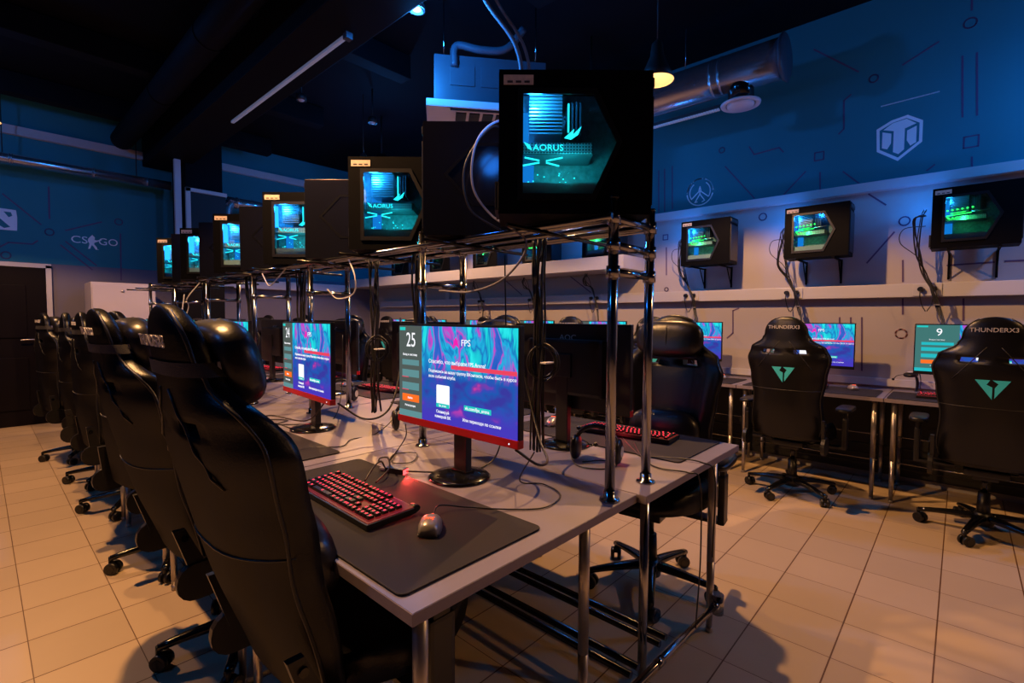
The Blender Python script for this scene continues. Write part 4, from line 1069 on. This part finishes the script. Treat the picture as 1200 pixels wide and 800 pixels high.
cable([(2.0, 1.14, Z0+.002), (1.85, 1.0, Z0), (1.78, .92, Z0), (1.83, .84, Z0), (1.86, .715, Z0), (1.88, .670, .70), (1.86, .665, .40)], .003, 'thin cable crossing the near right desk and hanging off its edge')
cable([(1.95, 1.05, Z0+.002), (1.75, .90, Z0), (1.68, .80, Z0), (1.70, .70, Z0), (1.72, .664, .72), (1.73, .66, .45), (1.70, .66, .20)], .0028, 'second thin cable hanging off the near right desk edge')
cable([(1.55, 1.05, Z0), (1.62, 1.0, Z0), (1.60, .93, Z0), (1.52, .95, Z0), (1.50, 1.04, Z0), (1.62, 1.15, Z0), (1.75, 1.2, Z0)], .0025, 'thin cable looped on the desk behind the near rack posts')
cable([(1.09, 2.16, .92), (1.04, 2.26, Z0+.06), (.93, 2.40, Z0+.08), (.88, 2.44, Z0+.05), (.90, 2.50, Z0), (.98, 2.50, Z0+.02), (1.03, 2.42, Z0)], .0035, 'black cable arching in front of the monitor 24 stand')
cable([(.85, 1.96, Z0), (.93, 2.0, Z0), (1.03, 1.92, Z0), (1.12, 2.0, Z0), (1.26, 2.02, Z0), (1.38, 2.02, .85), (1.42, 2.02, 1.1)], .0022, 'thin mouse cable on the desk right of monitor 24')
cable([(1.10, 2.08, .91), (1.18, 1.98, .84), (1.28, 1.94, .88), (1.38, 2.0, 1.05), (1.42, 2.05, 1.3)], .0045, 'thick black cable sagging right of monitor 24')
cable([(1.0, 2.75, Z0), (1.1, 2.62, Z0), (1.02, 2.56, Z0), (1.15, 2.45, Z0), (1.3, 2.5, Z0), (1.4, 2.6, .9), (1.42, 2.62, 1.2)], .0028, 'thin tangled cable behind monitor 24')
def bundle(x, y, z0, z1, label, n=7, spread=.022, coil=True, seed=1, group='cable bundles hanging from the rack'):
    rnd = random.Random(seed)
    t = empty('cable_bundle', (x, y, z0), 0, label, 'cable bundle', group)
    b = MB()
    for k in range(n):
        a0 = rnd.uniform(0, 6.3); pts = []
        H = z1-z0
        for i in range(7):
            s = i/6; sp = spread*(1+1.2*abs(s-.5)); a = a0+s*rnd.uniform(.5, 1.5)
            pts.append((math.cos(a)*sp*rnd.uniform(.4, 1), math.sin(a)*sp*rnd.uniform(.4, 1), H*s))
        b.tube(spline(pts, 5), rnd.uniform(.0035, .006), M['cable'], n=6)
    b.build('strands', t)
    if coil:
        b = MB(); c = (0, -.02, (z1-z0)*.42)
        for r, sq in ((.052, 1.35), (.045, 1.2), (.06, 1.1)):
            tilt = rnd.uniform(-.5, .5)
            b.tube([(c[0]+r*math.cos(a)*math.cos(tilt+.7), c[1]-r*math.cos(a)*math.sin(tilt+.7), c[2]+r*sq*math.sin(a)) for a in [k*2*PI/28 for k in range(28)]], .0042, M['cable'], n=6, closed=True)
        b.build('coil', t)
        b = MB(); b.box((c[0], c[1]-.02, c[2]), (.05, .03, .006), M['whitecable'], bev=.002); b.build('cable_tie', t)
    return t
bs = [(1.43, 1.17, 'thick black cable bundle with coils hanging right of monitor 25'), (1.40, 1.88, 'black cable bundle hanging in the second rack bay, left of monitor 25'), (1.42, 2.28, 'black cable bundle hanging behind monitor 24'),
      (1.40, 3.1, 'black cable bundle hanging in the third rack bay'), (1.40, 3.95, 'black cable bundle hanging in the fourth rack bay'), (1.40, 5.0, 'black cable bundle hanging in the fifth rack bay'), (1.40, 6.0, 'black cable bundle hanging in the last rack bay')]
for i, (x, y, lab) in enumerate(bs):
    bundle(x, y, .80, 1.60, lab, n=9, seed=i+3)
# cables at the back of rack computers
cable([(1.305, 1.12, 1.95), (1.22, 1.18, 1.97), (1.17, 1.24, 1.90), (1.17, 1.26, 1.76), (1.22, 1.22, 1.66), (1.27, 1.10, 1.56), (1.28, 1.2, 1.45), (1.26, 1.36, 1.40), (1.26, 1.55, 1.41)], .004, 'grey cable looping down behind the nearest rack computer', 'greycable')
cable([(1.34, 1.20, 1.93), (1.26, 1.25, 1.98), (1.20, 1.33, 1.85), (1.22, 1.33, 1.70), (1.30, 1.25, 1.62)], .004, 'black cable looping beside the grey one behind the nearest computer')
cable([(1.28, 2.3, 1.60), (1.26, 2.2, 1.50), (1.28, 2.25, 1.42), (1.30, 2.45, 1.40), (1.27, 2.5, 1.45)], .0035, 'white cable curled on the second rack bay', 'whitecable')
cable([(1.27, 3.0, 1.60), (1.24, 3.1, 1.52), (1.26, 3.25, 1.50), (1.26, 3.35, 1.58)], .0035, 'white cable curled on the third rack bay', 'whitecable')
cable([(1.28, 4.7, 1.60), (1.2, 4.8, 1.45), (1.26, 5.0, 1.38), (1.22, 5.1, 1.2), (1.28, 5.2, 1.5)], .0045, 'white cables drooping from the far rack bays', 'whitecable')
# wall cables, sockets
for i, (y, lab) in enumerate(((.22, 'thick cable bundle from the rightmost wall computer to its sockets'), (1.14, 'cable bundle left of the middle green-lit wall computer'), (2.06, 'cable bundle left of the green-lit computer nearest the rack'),
                              (3.2, 'cable bundle below the first ledge computer'), (4.15, 'cable bundle below the second ledge computer'), (5.1, 'cable bundle below the third ledge computer'))):
    rnd = random.Random(40+i)
    t = empty('cable_bundle', (0, 0, 0), 0, lab, 'cable bundle', 'cable bundles on the right wall')
    b = MB()
    for k in range(6):
        o = lambda: rnd.uniform(-.014, .014)
        z_top = 2.10 if i < 3 else 1.82
        b.tube(spline([(4.76, y-.0+o(), z_top+o()*2), (4.80, y+.05+o()*2, z_top-.05), (4.84, y+.055+o()*3, 1.80 if i < 3 else 1.7), (4.87, y+.0+o(), 1.66), (4.86, y-.06+o(), 1.52), (4.86, y-.09+o(), 1.40), (4.80, y-.14+o(), 1.22)], 6), rnd.uniform(.003, .005), M['cable'], n=6)
    b.tube(spline([(4.76, y, 2.0), (4.82, y+.13, 2.0), (4.85, y+.15, 1.9), (4.86, y+.04, 1.78), (4.87, y, 1.65)], 8), .003, M['cable'], n=6)
    b.build('strands', t)
    b = MB(); b.box((4.86, y-.08, 1.42), (.04, .04, .008), M['greycable'], bev=.002); b.build('cable_tie', t)
    sl = ['double wall socket above monitor 9', 'double wall socket above the second wall monitor', 'double wall socket right of the near rack posts', 'double wall socket behind the near rack post', 'double wall socket seen beside the coiled cables', 'double wall socket far along the right wall'][i]
    t = empty('wall_socket', (4.908, y-.02, 1.537), 0, sl, 'socket', 'double wall sockets')
    b = MB(); b.box((0, 0, 0), (.012, .17, .09), M['white_pvc'], bev=.003); b.build('face_plate', t)
    for s, w in ((.04, 'left'), (-.04, 'right')):
        t2 = empty('power_plug', (4.894, y-.02+s, 1.543), 0, f'black power plug, {w} one in the {sl}', 'plug', 'black power plugs')
        b = MB(); b.cyl((.006, 0, 0), (-.025, 0, 0), .020, M['plastic'], r1=.016, n=16); b.build('plug_body', t2)
        b = MB(); b.tube(spline([(-.02, 0, -.01), (-.03, 0, -.05), (-.02, -s*.3, -.12), (-.03, -s*.9, -.17)], 6), .004, M['cable'], n=6); b.build('cord', t2)
# headsets
def make_headset():
    t = empty('headset', (0, 0, 0))
    b = MB(); b.tube([(.0, .085*math.cos(a), .085*math.sin(a)+.04) for a in [PI*k/20 for k in range(21)]], [.007+.003*math.sin(PI*k/20) for k in range(21)], M['plastic'], n=10); b.build('headband', t)
    for s in (-1, 1):
        b = MB(); b.ball((0, s*.082, .035), (.085, .035, .095), M['plastic'], p=2.6); e = b.build('ear_cup', t)
        b = MB(); b.lathe([(.0, 0), (.018, .001), (.020, 0), (.022, .002)], M['wlogo'], (0, s*.101, .035), axis='Y', n=16); b.build('logo_ring', e)
    b = MB(); b.tube(spline([(.03, .085, .02), (.08, .07, .01), (.11, .04, .02)], 6), .0025, M['plastic'], n=6); b.ball((.115, .035, .022), (.02, .02, .02), M['plastic'], p=2, nu=10, nv=8); b.build('microphone', t)
    return t
hs = make_headset(); hs.location = (1.93, 1.01, .90); hs.rotation_euler = (.4, .5, .6); tag(hs, 'black headset standing on the near right desk, behind the front rack posts', 'headset', 'headsets')
hs.location = (1.60, 1.02, .765); hs.rotation_euler = (0, 0, .3)
h2 = dup(hs, (4.85, .30, ZT+.012), 0, 'black headset with raised microphone lying left of monitor 9'); h2.rotation_euler = (PI/2*.9, 0, 1.2); h2.location = (4.83, .28, ZT+.05)
b = MB(); b.tube(spline([(4.84, .21, ZT+.03), (4.86, .215, ZT+.12), (4.86, .24, ZT+.20)], 6), .003, M['plastic']); b.ball((4.86, .243, ZT+.207), (.025, .025, .022), M['plastic'], p=2, nu=10, nv=8)
mm = b.build('desk_microphone'); tag(mm, 'thin black boom microphone standing up left of monitor 9', 'microphone')
h3 = dup(hs, (1.45, 2.0, .765), 1.2, 'black headset on the desk seen between monitors 24 and 25')
h4 = dup(hs, (1.62, 3.0, .765), .6, 'black headset on the third right central desk')

# ------------------------------------------------------------------ camera and render settings
cam = bpy.data.cameras.new('camera'); cam.sensor_width = 36; cam.sensor_fit = 'HORIZONTAL'; cam.lens = 574.4/1200*36
co = bpy.data.objects.new('camera', cam); C.objects.link(co); SC.camera = co
th, pit, rol = .741278, .0468877, .00587
F = Vector((math.cos(th)*math.cos(pit), math.sin(th)*math.cos(pit), -math.sin(pit)))
R0 = Vector((math.sin(th), -math.cos(th), 0)); U0 = R0.cross(F)
Rr = R0*math.cos(rol)+U0*math.sin(rol); Uu = -R0*math.sin(rol)+U0*math.cos(rol)
mw = Matrix((Rr, Uu, -F)).transposed().to_4x4(); mw.translation = (0, 0, 1.30)
co.matrix_world = mw; cam.clip_start = .05
w = bpy.data.worlds.new('room_dark'); SC.world = w; w.use_nodes = True
w.node_tree.nodes['Background'].inputs[0].default_value = (.02, .04, .10, 1); w.node_tree.nodes['Background'].inputs[1].default_value = .02
SC.cycles.diffuse_bounces = 2; SC.cycles.max_bounces = 8
vs = SC.view_settings; vs.view_transform = 'Standard'; vs.look = 'None'; vs.gamma = 1; vs.use_curve_mapping = False; vs.exposure = 0.
